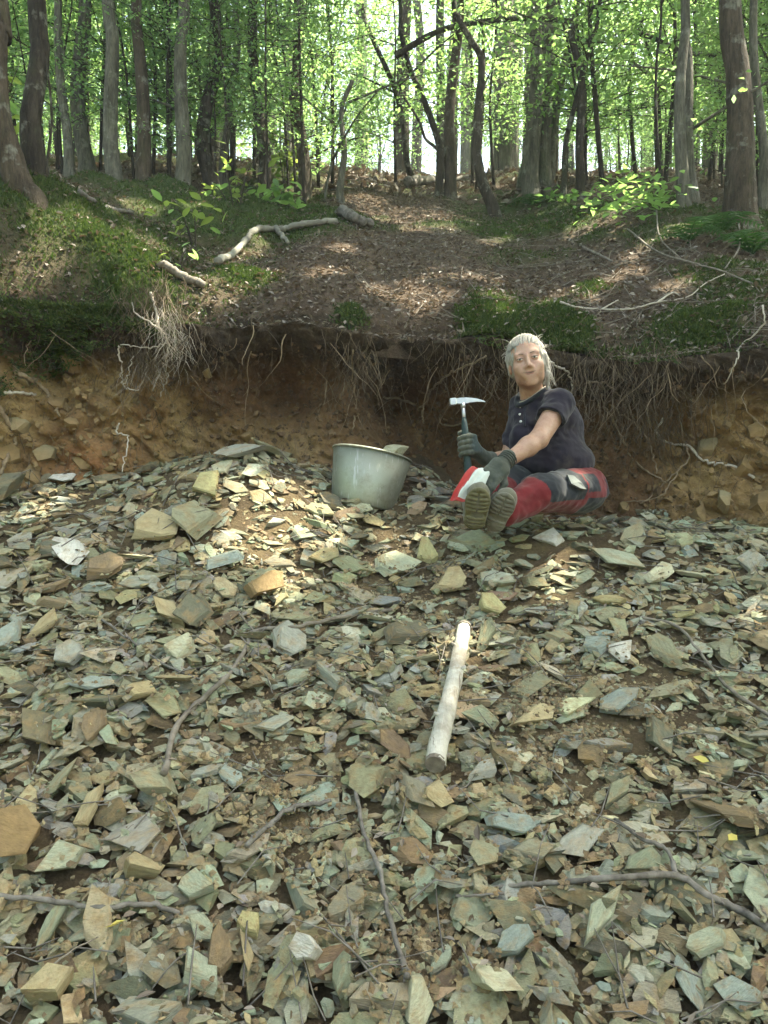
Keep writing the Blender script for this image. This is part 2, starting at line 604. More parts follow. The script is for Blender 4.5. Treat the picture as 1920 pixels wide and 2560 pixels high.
ochre = np.clip(sstep(-0.85, -1.25, xx) * 0.95 + sstep(1.2, 1.6, xx) * 0.95 + 0.55 * gau(xx, -0.6, 0.5) * sstep(CZ + 0.35, CZ + 0.15, fc[:, 2]) + 0.10, 0, 1)
topsoil = sstep(0.70, 0.88, ft + jit * 0.8)
orange = 0.8 * gau(xx, -1.52, 0.2) * gau(fc[:, 2] - CZ, 0.05, 0.16) + 0.4 * gau(xx, -1.25, 0.1) * gau(fc[:, 2] - CZ, 0.3, 0.2)
me = np_mesh('earth_bank', V, Fb, M['clay'], True, attrs={'soil': np.stack([ochre, topsoil, orange], -1)})
bank = tag(link('earth_bank', me), kind='structure')


# ---- forest floor
def moss_mask(x, y):
    n = fbm(x * 0.9, y * 0.9, 3.1, 4, 55)
    m = sstep(0.02, 0.22, n) * 0.9 * (0.2 + 0.8 * sstep(-0.22, 0.12, fbm(x * 3.2, y * 3.2, 7.7, 3, 57)))
    m = m + 0.9 * gau(x, -1.9, 0.75) * gau(y, 4.6, 1.0) * (0.35 + 0.65 * sstep(-0.25, 0.1, fbm(x * 2.6, y * 2.6, 4.7, 3, 58))) + 0.8 * gau(x, -1.3, 0.9) * gau(y, 6.2, 0.8) + 0.8 * gau(x, -0.6, 0.7) * gau(y, 5.9, 0.35)
    m = m + 0.9 * gau(x, 1.3, 0.9) * gau(y, 7.2, 0.7) + 1.0 * gau(x, 2.9, 0.6) * gau(y, 6.0, 0.8)
    for (q, s) in MOSS_AT:
        m = m + 1.2 * gau(x, q[0], s) * gau(y, q[1], s * 0.8)
    m = m - 1.3 * gau(x, 0.1, 0.45) * gau(y, 5.4, 1.1) - 1.2 * gau(x, 1.2, 0.8) * gau(y, 5.0, 0.6) - 0.9 * gau(x, 0.3, 0.5) * gau(y, 8.0, 1.0)
    return np.clip(m, 0, 1)


def moss_rise(x, y, m):
    """cushions the moss forms"""
    c = np.clip(1 - cells(x * 2.7 + 0.2 * noise3(x * 6, y * 6, 0.5, 2), y * 2.7, 15) * 1.25, 0, 1)
    return m * ((0.05 + 0.10 * sstep(-0.6, -1.2, x)) * np.sqrt(c) + 0.025 * (0.5 + 0.5 * fbm(x * 9, y * 9, 1.1, 3, 71)))


MOSS = [(1125, 690, 0.22), (1230, 800, 0.16), (1380, 822, 0.15), (880, 795, 0.09), (1750, 815, 0.2), (1480, 720, 0.15), (620, 710, 0.15), (330, 720, 0.2)]
MOSS_AT = [(GF(px, py), s) for (px, py, s) in MOSS]
xs = spread_axis(-5.0, 5.0, 0.03, -70, 70)
sd = np.concatenate([np.linspace(0, 1.0, 40)[:-1], np.linspace(1.0, 7, 170)[:-1], np.geomspace(7, 90, 46)])
X, D = np.meshgrid(xs, sd)
Y = lip_y(X) + D + 0.06
Z = h_floor(X, Y)
mm = moss_mask(X, Y)
Z = Z + moss_rise(X, Y, mm)
Z[0, :] -= 0.16          # a skirt tucked behind the bank's edge
Ff = grid_faces(len(sd), len(xs))
V = np.stack([X, Y, Z], -1).reshape(-1, 3)
fm = mm.reshape(-1)[Ff].mean(1)
me = np_mesh('forest_floor', V, Ff, M['floor'], True, attrs={'soil': np.stack([fm, fm * 0, fm * 0], -1)})
tag(link('forest_floor', me), kind='structure')

# ------------------------------------------------------------------ stones
PIG = {'olive': (0.235, 0.225, 0.145), 'sage': (0.29, 0.305, 0.22), 'blue': (0.235, 0.262, 0.225), 'tan': (0.33, 0.27, 0.155), 'brown': (0.185, 0.135, 0.082),
       'orange': (0.285, 0.19, 0.09), 'grey': (0.265, 0.26, 0.215), 'cream': (0.41, 0.39, 0.27), 'white': (0.5, 0.48, 0.43), 'yellow': (0.36, 0.32, 0.16),
       'green': (0.21, 0.225, 0.15), 'dark': (0.13, 0.125, 0.085)}
PW = [('olive', 40), ('sage', 17), ('blue', 4), ('tan', 12), ('brown', 7), ('grey', 15), ('cream', 4), ('green', 5), ('dark', 10)]
PNAMES = [a for a, b in PW]
PPROB = np.array([b for a, b in PW], float)
PPROB /= PPROB.sum()


def stone_shape(r, n, bevel=True, thick=1.0, wedge=0.35):
    """an angular slab about 1 x aspect x thick, in unit box, base at z=0"""
    th = np.sort((np.arange(n) + r.uniform(-0.36, 0.36, n)) / n * 2 * np.pi)
    rad = r.uniform(0.66, 1.08, n)
    ol = np.stack([np.cos(th) * rad, np.sin(th) * rad], 1) * 0.5
    # pull towards a polygon with fewer, straighter sides
    kx, ky = r.uniform(-wedge, wedge, 2)
    top = thick * (1 + kx * ol[:, 0] * 2 + ky * ol[:, 1] * 2) + r.normal(0, 0.05, n) * thick
    top = np.maximum(top, 0.25 * thick)
    lean = r.uniform(-0.12, 0.12, 2)
    bot = np.c_[ol * r.uniform(0.82, 1.05, (n, 1)) - lean, r.normal(0, 0.06, n) * thick]
    V = [bot]
    T, Q = [], []
    j = np.arange(n)
    k = (j + 1) % n
    if bevel:
        mid = np.c_[ol * r.uniform(0.97, 1.05, (n, 1)) + lean * 0.6, top * r.uniform(0.72, 0.9, n)]
        V.append(mid)
        Q.append(np.stack([j, k, n + k, n + j], 1))
        base = n
    else:
        base = 0
    tp = np.c_[ol * r.uniform(0.86, 0.97, (n, 1)) + lean, top]
    V.append(tp)
    Q.append(np.stack([base + j, base + k, base + n + k, base + n + j], 1))
    c = tp.mean(0) + np.r_[r.uniform(-0.08, 0.08, 2), r.uniform(-0.02, 0.10) * thick]
    V.append(c[None])
    ci = base + 2 * n
    T.append(np.stack([base + n + j, base + n + k, np.full(n, ci)], 1))
    V = np.vstack(V)
    bt = np.array([[0, q + 1, q] for q in range(1, n - 1)])
    T.append(bt)
    return V, np.vstack(Q), np.vstack(T), np.c_[ol, np.zeros(n)]


# heightmap that the stones are dropped on, one after another
HX0, HY0, HS = -3.2, 0.6, 0.01
hx = HX0 + HS * np.arange(640)
hy = HY0 + HS * np.arange(380)
HM = h_rub(*np.meshgrid(hx, hy)) - SOIL_UNDER


def hm_at(x, y):
    return HM[np.clip(((np.asarray(y) - HY0) / HS).astype(int), 0, 379), np.clip(((np.asarray(x) - HX0) / HS).astype(int), 0, 639)]


def GH(px, py):
    """hit on the heap as it lies so far"""
    return ray_hit(px, py, hm_at, 0.8, 6)[0]



def drop(cx, cy, L, W, Tk, ang, tilt=None, roll=0.0, sink=0.35, update=True):
    """settle a slab on the heightmap; returns its 3x3 axes (columns) and base centre"""
    ca, sa = math.cos(ang), math.sin(ang)
    u = np.array([-0.4, 0, 0.4, -0.4, 0, 0.4, -0.4, 0, 0.4])
    v = np.array([-0.4, -0.4, -0.4, 0, 0, 0, 0.4, 0.4, 0.4])
    px, py = cx + u * L * ca - v * W * sa, cy + u * L * sa + v * W * ca
    ix = np.clip(((px - HX0) / HS).astype(int), 0, 639)
    iy = np.clip(((py - HY0) / HS).astype(int), 0, 379)
    z = HM[iy, ix]
    A = np.c_[px - cx, py - cy, np.ones(9)]
    (a, b, c), *_ = np.linalg.lstsq(A, z, rcond=None)
    g = math.hypot(a, b)
    if g > 1.1:
        a, b = a * 1.1 / g, b * 1.1 / g
    if tilt is not None:
        a, b = a + tilt[0], b + tilt[1]
    N = np.array([-a, -b, 1.0])
    N /= np.linalg.norm(N)
    X_ = np.array([ca, sa, a * ca + b * sa])
    X_ /= np.linalg.norm(X_)
    if roll:
        Y_ = np.cross(N, X_)
        cr, sr = math.cos(roll), math.sin(roll)
        N = N * cr + Y_ * sr
    Y_ = np.cross(N, X_)
    res = z - (A @ np.array([a, b, c]))
    zc = c + (1 - sink) * max(res.max(), 0) * 0.8 - sink * Tk * 0.3
    if update:
        r = 0.5 * max(L, W)
        i0, i1 = int((cx - r - HX0) / HS), int((cx + r - HX0) / HS) + 1
        j0, j1 = int((cy - r - HY0) / HS), int((cy + r - HY0) / HS) + 1
        i0, j0, i1, j1 = max(i0, 0), max(j0, 0), min(i1, 640), min(j1, 380)
        if i1 > i0 and j1 > j0:
            gx, gy = np.meshgrid(hx[i0:i1] - cx, hy[j0:j1] - cy)
            uu, vv = gx * ca + gy * sa, -gx * sa + gy * ca
            ins = (uu / (0.46 * L)) ** 2 + (vv / (0.46 * W)) ** 2 < 1
            zz = zc + (gx * a + gy * b) + Tk * 0.9
            sub = HM[j0:j1, i0:i1]
            sub[ins] = np.maximum(sub[ins], zz[ins])
    return np.stack([X_, Y_, N], 1), np.array([cx, cy, zc])


def soil_bare(x, y):
    """places where the soil shows between the stones"""
    b = 0
    for (px, py, s) in BARE:
        b = np.maximum(b, gau(x, px, s) * gau(y, py, s * 1.2))
    return b


BARE = []
for (px, py, s) in [(1000, 1370, 0.22), (1040, 1460, 0.16), (1640, 1700, 0.20), (1480, 1730, 0.2), (690, 1830, 0.15), (1440, 1880, 0.14), (1060, 2300, 0.09), (720, 2000, 0.08), (1330, 1690, 0.14)]:
    q = G(px, py)
    BARE.append((q[0], q[1], s))


def rub_xy(r, n):
    """n points over the seen slope and a margin"""
    out = []
    while len(out) < n:
        y = r.uniform(0.95, 4.25)
        x = r.uniform(-1, 1) * (0.5 * y + 0.62)
        if y > float(yfoot(x)) - 0.02:
            continue
        if r.random() < 0.75 * float(soil_bare(x, y)):
            continue
        if abs(x - 0.85) < 0.33 and 3.12 < y < 3.8 and r.random() < 0.7:
            continue
        if y > 1.0 + r.random() * 0.0 + 2.2 and r.random() < 0.15:
            continue
        out.append((x, y))
    return out


SH = [stone_shape(np.random.default_rng(100 + i), (4, 5, 4, 5, 6)[i % 5], i % 3 == 0, 1.0) for i in range(90)]


def pick_pig(r, x, y):
    p = PPROB.copy()
    # sage and blue stones gather lower right, olive and brown to the left, tan near the clay
    if x > 0.4:
        p[1] *= 1.5
        p[2] *= 1.5
        p[4] *= 0.6
    if y > 3.5:
        p[3] *= 1.7
        p[4] *= 1.5
    p /= p.sum()
    c = np.array(PIG[PNAMES[r.choice(len(p), p=p)]])
    c = c * r.uniform(0.72, 1.22) * (1 + r.normal(0, 0.04, 3))
    return np.clip(c, 0.02, 0.7)


def lie(r):
    """slabs mostly lie with their long side across the slope"""
    return r.normal(0, 0.55) if r.random() < 0.6 else r.uniform(0, 6.28)


def scatter_stuff(name, n, lo, hi, seed, upd=True, flat=0.16):
    r = np.random.default_rng(seed)
    mb_V, mb_Q, mb_T, cq, ct, nv = [], [], [], [], [], 0
    for (x, y) in rub_xy(r, n):
        L = r.uniform(lo, hi) * r.uniform(0.8, 1.2)
        asp = r.uniform(0.28, 0.75)
        W = L * asp
        Tk = max(0.005, L * r.uniform(flat * 0.6, flat * 1.8))
        A, c = drop(x, y, L, W, Tk, lie(r), r.normal(0, 0.14, 2), r.normal(0, 0.08), 0.35, upd)
        V, Q, T, _ = SH[r.integers(len(SH))]
        S = V * np.array([L, W, Tk])
        mb_V.append(S @ A.T + c)
        mb_Q.append(Q + nv)
        mb_T.append(T + nv)
        pg = pick_pig(r, x, y)
        cq.append(np.tile(pg, (len(Q), 1)))
        ct.append(np.tile(pg, (len(T), 1)))
        nv += len(V)
    me = np_mesh(name, np.vstack(mb_V), [np.vstack(mb_Q), np.vstack(mb_T)], M['chips'], False, attrs={'pigment': np.vstack(cq + ct)})
    tag(link(name, me), kind='stuff')


scatter_stuff('shale_chips', 4200, 0.03, 0.075, 11, flat=0.13)
scatter_stuff('shale_plates', 3400, 0.07, 0.135, 12, flat=0.10)

# --- about 240 larger stones: each an object, sharing the shapes
meshes = []
for i in range(36):
    r = np.random.default_rng(500 + i)
    V, Q, T, _ = stone_shape(r, int(r.integers(4, 7)), True, 1.0, 0.4)
    meshes.append(np_mesh('shale_stone', V, [Q, T], M['stone'], False))


def put_stone(me, A, c, L, W, Tk, col, label, group, cat='stone', name='shale_stone'):
    o = link(name, me)
    R = Matrix(((A[0, 0], A[0, 1], A[0, 2], c[0]), (A[1, 0], A[1, 1], A[1, 2], c[1]), (A[2, 0], A[2, 1], A[2, 2], c[2]), (0, 0, 0, 1)))
    o.matrix_world = R @ Matrix.Diagonal((L, W, Tk, 1))
    o.color = (*[float(q) for q in col], 1)
    return tag(o, label, cat, group)


HERO = [  # photo x, y, length px, width px, thickness px, angle in the picture, pigment, label
    (393, 1341, 160, 75, 40, -14, 'tan', 'long tan slab with a rough pale edge, below the left end of the sunlit stones'),
    (486, 1318, 125, 95, 45, -60, 'olive', 'large olive slab standing on edge just before the sunlit stones'),
    (174, 1381, 105, 50, 16, -30, 'white', 'bluish white slab catching the sun on the upper left slope'),
    (263, 1416, 85, 60, 40, 25, 'brown', 'rusty brown rounded stone beside the bluish white slab'),
    (340, 1402, 95, 40, 18, 10, 'cream', 'pale cream slab behind the rusty brown rounded stone'),
    (564, 1419, 115, 65, 25, -12, 'blue', 'blue-green triangular slab lying flat below the sunlit stones'),
    (668, 1480, 80, 62, 36, -25, 'orange', 'orange-brown split stone with pale broken side, mid slope'),
    (417, 1558, 150, 50, 34, -27, 'tan', 'long tan wedge with a dark underside above the forked grey branch'),
    (490, 1543, 85, 70, 36, 40, 'dark', 'dark olive block leaning beside the long tan wedge'),
    (451, 1619, 85, 50, 34, -5, 'cream', 'pale tan pyramid-shaped stone below the long tan wedge'),
    (174, 1636, 75, 70, 30, -50, 'grey', 'grey-brown five-sided slab left of the pale tan pyramid-shaped stone'),
    (726, 1625, 95, 80, 26, 15, 'grey', 'broad grey slab just below the bend of the forked branch'),
    (793, 1746, 90, 64, 20, 70, 'sage', 'pale sage slab with a heart-like outline in bare soil'),
    (231, 1723, 105, 42, 16, 6, 'blue', 'narrow pale blue-green slab lying level at mid slope'),
    (110, 1590, 95, 58, 34, 60, 'tan', 'tan flaking stone near the left edge at mid slope'),
    (20, 1600, 100, 70, 26, 80, 'blue', 'blue-grey slab cut by the left picture edge'),
    (741, 1694, 75, 44, 16, -18, 'sage', 'small sage slab above the heart-like sage slab'),
    (298, 1677, 85, 52, 26, -70, 'olive', 'olive slab tilted steeply below the pale tan pyramid-shaped stone'),
    (237, 1815, 75, 66, 30, -60, 'brown', 'brown squarish stone left of the lower end of the forked branch'),
    (40, 2130, 165, 120, 80, -30, 'orange', 'large orange-brown block at the left edge, biggest stone there'),
    (139, 2186, 125, 100, 34, 40, 'sage', 'large pale sage slab resting against the orange-brown block'),
    (359, 2185, 125, 70, 50, 10, 'tan', 'tan block with a brown shaded side right of the large sage slab'),
    (155, 1945, 130, 55, 26, 78, 'olive', 'upright olive slab like a small post on the left slope'),
    (133, 2345, 150, 60, 30, 80, 'green', 'tall narrow green slab below the lying dark branch'),
    (394, 1989, 130, 75, 40, -12, 'olive', 'broad olive slab with brown lower edge on the left slope'),
    (747, 1957, 95, 42, 26, 15, 'brown', 'dark rust-brown slab near the middle of the slope'),
    (579, 1960, 100, 40, 16, -18, 'blue', 'thin pale blue slab pointing down to the right'),
    (755, 1985, 100, 38, 18, 14, 'sage', 'pale slab lying just below the dark rust-brown slab'),
    (486, 2249, 100, 66, 40, -15, 'sage', 'domed sage stone at the end of the lying dark branch'),
    (619, 2313, 72, 50, 44, 0, 'yellow', 'small yellowish cube-like block low on the slope'),
    (500, 2335, 80, 66, 26, -40, 'sage', 'sage slab leaning on a taller brown slab'),
    (545, 2400, 120, 80, 50, -75, 'brown', 'tall brown slab propped beneath the sage slab'),
    (610, 2370, 150, 42, 26, -60, 'tan', 'long thin tan slab sloping beside the tall brown slab'),
    (133, 2480, 150, 100, 60, 20, 'tan', 'big flaky tan block in the bottom left corner'),
    (503, 2469, 160, 100, 44, -35, 'sage', 'big layered sage slab near the bottom edge'),
    (764, 2377, 110, 70, 50, -5, 'white', 'whitish grey block with a broken top'),
    (856, 2487, 105, 60, 40, 75, 'green', 'green rounded slab at the bottom, right of the layered sage slab'),
    (230, 2035, 150, 55, 30, 75, 'tan', 'tall tan slab standing between olive slabs on the left slope'),
    (1272, 2047, 120, 56, 26, -20, 'blue', 'blue-grey slab with a sharp point in the lower middle'),
    (1452, 2116, 150, 92, 24, 28, 'grey', 'large grey leaf-shaped slab lying flat above the forked dark branch'),
    (1608, 2160, 110, 70, 24, 5, 'green', 'greenish slab under the fork of the dark branch'),
    (1498, 2290, 205, 58, 36, 33, 'sage', 'longest pale green slab, below the forked dark branch'),
    (1290, 2371, 130, 70, 34, 15, 'blue', 'dusky blue slab near the bottom, left of the longest green slab'),
    (1220, 2452, 160, 95, 70, -12, 'cream', 'thick cream block with greenish top at the bottom middle'),
    (1047, 2504, 115, 105, 40, 60, 'cream', 'angular cream slab cut by the bottom edge'),
    (1712, 2487, 140, 78, 26, -80, 'blue', 'tall blue-grey slab with hairline cracks at the bottom'),
    (1845, 2492, 120, 80, 30, 15, 'blue', 'blue-grey slab in the bottom right corner'),
    (1215, 1937, 95, 55, 24, 25, 'grey', 'grey slab a little right below the white log'),
    (1391, 1925, 75, 46, 22, 75, 'cream', 'small upright cream slab in bare soil'),
    (1087, 1989, 100, 66, 40, 10, 'tan', 'tan stone with an orange blotch below the white log'),
    (1209, 2162, 115, 90, 44, -45, 'olive', 'olive-tan block above the thick cream block'),
    (1765, 2365, 125, 60, 34, 10, 'sage', 'sage slab under the thick end of the forked dark branch'),
    (1067, 1393, 56, 52, 26, -70, 'yellow', 'yellow stone standing on edge below the boots'),
    (1128, 1457, 72, 60, 30, 35, 'tan', 'light tan slab down the slope from the yellow stone'),
    (1226, 1509, 66, 46, 26, -40, 'yellow', 'yellow-tan triangular stone above the white log'),
    (1377, 1350, 84, 38, 20, 0, 'white', 'white sunlit stone just in front of the seated woman'),
    (1539, 1416, 140, 55, 26, -25, 'sage', 'long grey-green slab down the slope on the right side'),
    (1651, 1434, 95, 40, 20, 30, 'cream', 'pale tan slab pointing up to the right'),
    (1490, 1613, 72, 48, 18, 15, 'blue', 'flat blue-grey slab right of the white log'),
    (1550, 1636, 72, 40, 16, 20, 'white', 'pale whitish slab beside the flat blue-grey slab'),
    (1654, 1648, 125, 56, 28, -62, 'olive', 'long olive slab tipped down the slope on the right'),
    (1335, 1810, 165, 60, 24, 22, 'tan', 'big pale tan slab half buried right of the white log'),
    (1197, 1804, 110, 52, 24, 18, 'green', 'dark green slab touching the lower end of the white log'),
    (1180, 1364, 120, 48, 22, -8, 'green', 'dull green slab in front of the boots'),
    (1290, 1318, 90, 34, 18, 8, 'sage', 'pale grey-green slab right under the red trouser knee'),
    (1497, 1268, 52, 44, 36, 0, 'sage', 'mossy pale stone on the ground behind the trouser seat'),
    (560, 1180, 56, 34, 20, -10, 'cream', 'pale cream slab on the crest of the rubble heap'),
    (520, 1235, 75, 48, 26, -30, 'yellow', 'yellowish slab below the crest of the rubble heap'),
    (600, 1140, 120, 46, 26, 30, 'grey', 'large grey slab leaning on the crest of the heap'),
    (670, 1130, 60, 46, 30, -20, 'olive', 'small olive block topping the rubble heap'),
    (15, 1255, 110, 70, 50, -10, 'dark', 'dark grey-green boulder at the left edge under the clay'),
    (165, 1210, 70, 30, 22, 10, 'white', 'white sunlit slab at the foot of the orange clay'),
]
rh = np.random.default_rng(77)
hero_xy = []
for h in HERO:
    hero_xy.append(G(h[0], h[1]))

r = np.random.default_rng(31)
n_small = 0
for (x, y) in rub_xy(r, 250):
    if any((x - q[0]) ** 2 + (y - q[1]) ** 2 < 0.07 ** 2 for q in hero_xy):
        continue
    L = min(0.24, r.uniform(0.11, 0.165) * r.uniform(0.9, 1.35))
    W = L * r.uniform(0.32, 0.72)
    Tk = L * r.uniform(0.06, 0.16)
    A, c = drop(x, y, L, W, Tk, lie(r), r.normal(0, 0.12, 2), r.normal(0, 0.08), 0.3)
    put_stone(meshes[r.integers(36)], A, c, L, W, Tk, pick_pig(r, x, y), 'plain hand-sized shale slab lying loose among many alike on the rubble slope', 'loose shale slabs on the rubble slope')
    n_small += 1

scatter_stuff('shale_splinters', 6500, 0.016, 0.048, 13, flat=0.11)

for h, q in zip(HERO, hero_xy):
    px, py, Lp, Wp, Tp, ang, pig, lab = h
    q = GH(px, py)
    d = q[1]
    s = d / F * 1.0
    a = math.radians(ang)
    # lay the picture angle on the ground: picture height is foreshortened on the slope
    gx, gy = math.cos(a), math.sin(a)
    view = max(0.42, math.sin(math.atan2(CZ - q[2], d) + math.radians(22)))
    stand = abs(gy) > 0.75 and Lp / Wp > 1.3
    fy = 1.0 / view if not stand else 1.15
    ln = math.hypot(gx, gy * fy)
    L = Lp * s * ln
    W = Wp * s * math.hypot(gy, gx / view) * 0.92
    Tk = max(Tp * s * (0.8 if Tp > 48 else 0.5), 0.010)
    aw = math.atan2(gy * fy, gx)
    A, c = drop(q[0], q[1], L, W, Tk, aw, (rh.normal(0, 0.06), 0.10 + rh.normal(0, 0.06)), rh.normal(0, 0.06), 0.15)
    V, Q, T, _ = stone_shape(np.random.default_rng(int(px * 7 + py)), int(rh.integers(4, 7)), True, 1.0, 0.35)
    me = np_mesh('shale_slab', V, [Q, T], M['stone'], False)
    put_stone(me, A, c, L, W, Tk, np.array(PIG[pig]) * (0.8 if pig == 'orange' else 1.08), lab, 'large shale slabs on the rubble slope', name='shale_slab')

# grit
r = np.random.default_rng(15)
pts = np.array(rub_xy(r, 15000))
b = np.array(soil_bare(pts[:, 0], pts[:, 1]))
ex = []
for (bx, by, s) in BARE:
    ex.append(np.c_[r.normal(bx, s * 0.8, 900), r.normal(by, s * 0.9, 900)])
pts = np.vstack([pts] + ex)
n = len(pts)
ix = np.clip(((pts[:, 0] - HX0) / HS).astype(int), 0, 639)
iy = np.clip(((pts[:, 1] - HY0) / HS).astype(int), 0, 379)
gz = HM[iy, ix]
sz = r.uniform(0.003, 0.010, n) * r.choice([1, 1, 1.6], n)
base = np.array([[1, 0, 0], [-0.3, 0.8, 0], [-0.9, -0.2, 0.1], [0.1, -0.8, 0], [0.0, 0.1, 0.55]])
V = base[None] * sz[:, None, None] * r.uniform(0.5, 1.3, (n, 5, 3))
a = r.uniform(0, 6.28, n)
ca, sa = np.cos(a)[:, None], np.sin(a)[:, None]
V = np.stack([V[..., 0] * ca - V[..., 1] * sa, V[..., 0] * sa + V[..., 1] * ca + 0, V[..., 2] + 0.4 * (V[..., 0] * sa + V[..., 1] * ca)], -1)
V = V + np.c_[pts, gz][:, None, :]
T = np.array([[0, 1, 4], [1, 2, 4], [2, 3, 4], [3, 0, 4]])
T = (T[None] + np.arange(n)[:, None, None] * 5).reshape(-1, 3)
cols = np.array([PIG[k] for k in ('tan', 'olive', 'brown', 'brown', 'dark', 'brown')])[r.integers(0, 6, n)] * r.uniform(0.6, 1.15, (n, 1))
me = np_mesh('grit', V.reshape(-1, 3), T, M['chips'], False, attrs={'pigment': np.repeat(cols, 4, 0)})
tag(link('grit', me), kind='stuff')


def top_z(x, y):
    ix = int(np.clip((x - HX0) / HS, 0, 639))
    iy = int(np.clip((y - HY0) / HS, 0, 379))
    return float(HM[max(iy - 1, 0):iy + 2, max(ix - 1, 0):ix + 2].max())


# ------------------------------------------------------------------ sticks and the white log on the slope
def ground_line(pxs, lift):
    out = []
    for (px, py) in pxs:
        q = GH(px, py)
        out.append([q[0], q[1], top_z(q[0], q[1]) - 0.006 + lift])
    return np.array(out)


def smooth_line(pts, n):
    p = spline(pts, n)
    z = p[:, 2].copy()
    for _ in range(3):
        z[1:-1] = (z[:-2] + z[1:-1] * 2 + z[2:]) / 4
    p[:, 2] = z
    return p


def stick(name, label, lines, mat, cat='stick', group=None, knots=True):
    """lines: list of (photo polyline, r0, r1); the first is the main stem, the others are its side shoots"""
    root = None
    for i, (pl, r0, r1) in enumerate(lines):
        p = smooth_line(ground_line(pl, r0 * 0.6), max(8, 5 * len(pl)))
        p = p + rng.normal(0, r0 * 0.22, p.shape)
        rr = 0.78 * np.linspace(r0, r1, len(p)) * (1 + rng.normal(0, 0.09, len(p)))
        mb = MB()
        mb.tube(p, rr, 7)
        if knots and i == 0:
            for kk in rng.choice(len(p) - 2, 4, replace=False):
                dv = rng.normal(0, 1, 3) * np.array([1, 1, 0.3])
                dv = dv / np.linalg.norm(dv)
                mb.tube([p[kk], p[kk] + dv * r0 * 1.5, p[kk] + dv * r0 * 2.6], [rr[kk] * 0.55, rr[kk] * 0.4, rr[kk] * 0.2], 5)
        if i == 0:
            o = p[len(p) // 2]
            root = mb.build(name, mat, None, True, loc=o, origin=o)
            tag(root, label, cat, group)
        else:
            mb.build('side_shoot', mat, root, True, origin=o)
    return root


stick('forked_branch', 'long dark forked branch lying across the lower right stones', [
    ([(1139, 2249), (1284, 2226), (1423, 2206), (1539, 2212), (1689, 2209), (1770, 2243), (1850, 2290), (1935, 2335)], 0.006, 0.013),
    ([(1539, 2047), (1608, 2099), (1666, 2162), (1692, 2209)], 0.006, 0.008), ([(1139, 2249), (1200, 2250), (1260, 2240)], 0.003, 0.004)], M['dark_stick'], 'branch')
stick('bent_branch', 'grey bent branch running down the middle of the left slope', [
    ([(980, 1537), (868, 1549), (752, 1572), (636, 1578), (613, 1642), (567, 1705), (492, 1769), (445, 1838), (410, 1945)], 0.009, 0.012),
    ([(636, 1578), (600, 1540), (590, 1500)], 0.005, 0.002), ([(625, 1620), (560, 1560)], 0.004, 0.002)], M['stick'], 'branch')
stick('thin_branch', 'thin dark branch lying straight down below the rust-brown slab', [
    ([(885, 1983), (908, 2081), (949, 2186), (960, 2255), (977, 2342), (1006, 2405), (1018, 2457)], 0.007, 0.008)], M['dark_stick'], 'branch')
stick('thin_branch', 'dark branch lying level from the left edge under the sage slab', [
    ([(-20, 2255), (145, 2264), (249, 2278), (359, 2284), (450, 2284)], 0.008, 0.007)], M['dark_stick'], 'branch')
stick('broken_stick', 'short dark broken stick on the slope left of the middle', [([(613, 2116), (723, 2058), (827, 2006)], 0.009, 0.007)], M['dark_stick'])
stick('twig', 'pale straight twig in the bottom left corner', [([(104, 2446), (175, 2395), (243, 2348)], 0.003, 0.002)], M['stick'], 'twig')
stick('twig', 'thin straight twig near the dark branch at the left', [([(250, 2130), (290, 2100), (335, 2065)], 0.003, 0.002)], M['stick'], 'twig')
stick('twig', 'thin twig rising beside the tall brown slab', [([(375, 2490), (440, 2440), (500, 2365)], 0.002, 0.002)], M['dark_stick'], 'twig')
stick('twig', 'thin dark twig running down beside the whitish grey block', [([(793, 2284), (868, 2371), (949, 2463)], 0.003, 0.003)], M['dark_stick'], 'twig')
stick('thin_branch', 'pale thin branch running down the right slope', [
    ([(1600, 1545), (1695, 1584), (1753, 1648), (1828, 1729), (1930, 1800)], 0.007, 0.008)], M['stick'], 'branch')
stick('thin_branch', 'dark thin branch slanting between dull stones on the upper left slope', [
    ([(255, 1549), (324, 1607), (405, 1671), (498, 1723)], 0.006, 0.004)], M['dark_stick'], 'branch')
stick('twig', 'thin twig crossing behind the top of the white log', [([(1020, 1592), (1080, 1580), (1134, 1575), (1238, 1567)], 0.004, 0.003),
      ([(1134, 1575), (1110, 1530), (1100, 1500)], 0.003, 0.001), ([(1150, 1570), (1165, 1535)], 0.003, 0.001)], M['dark_stick'], 'twig')
stick('twig', 'thin curved twig bowing right of the white log', [([(1238, 1610), (1319, 1648), (1377, 1706)], 0.003, 0.002)], M['stick'], 'twig')
stick('twig', 'fine twig tangle leaning beside the white log', [([(1085, 1700), (1105, 1640), (1125, 1570)], 0.003, 0.002), ([(1080, 1600), (1100, 1660), (1095, 1720)], 0.002, 0.001)], M['dark_stick'], 'twig')
stick('twig', 'thin straw-coloured stick leaning on the heap crest', [([(700, 1140), (735, 1170), (770, 1190)], 0.004, 0.003)], M['stick'], 'twig')
stick('twig', 'straight thin twig near the right edge below the forked branch fork', [([(1690, 2060), (1790, 2050), (1860, 2035)], 0.003, 0.002)], M['dark_stick'], 'twig')

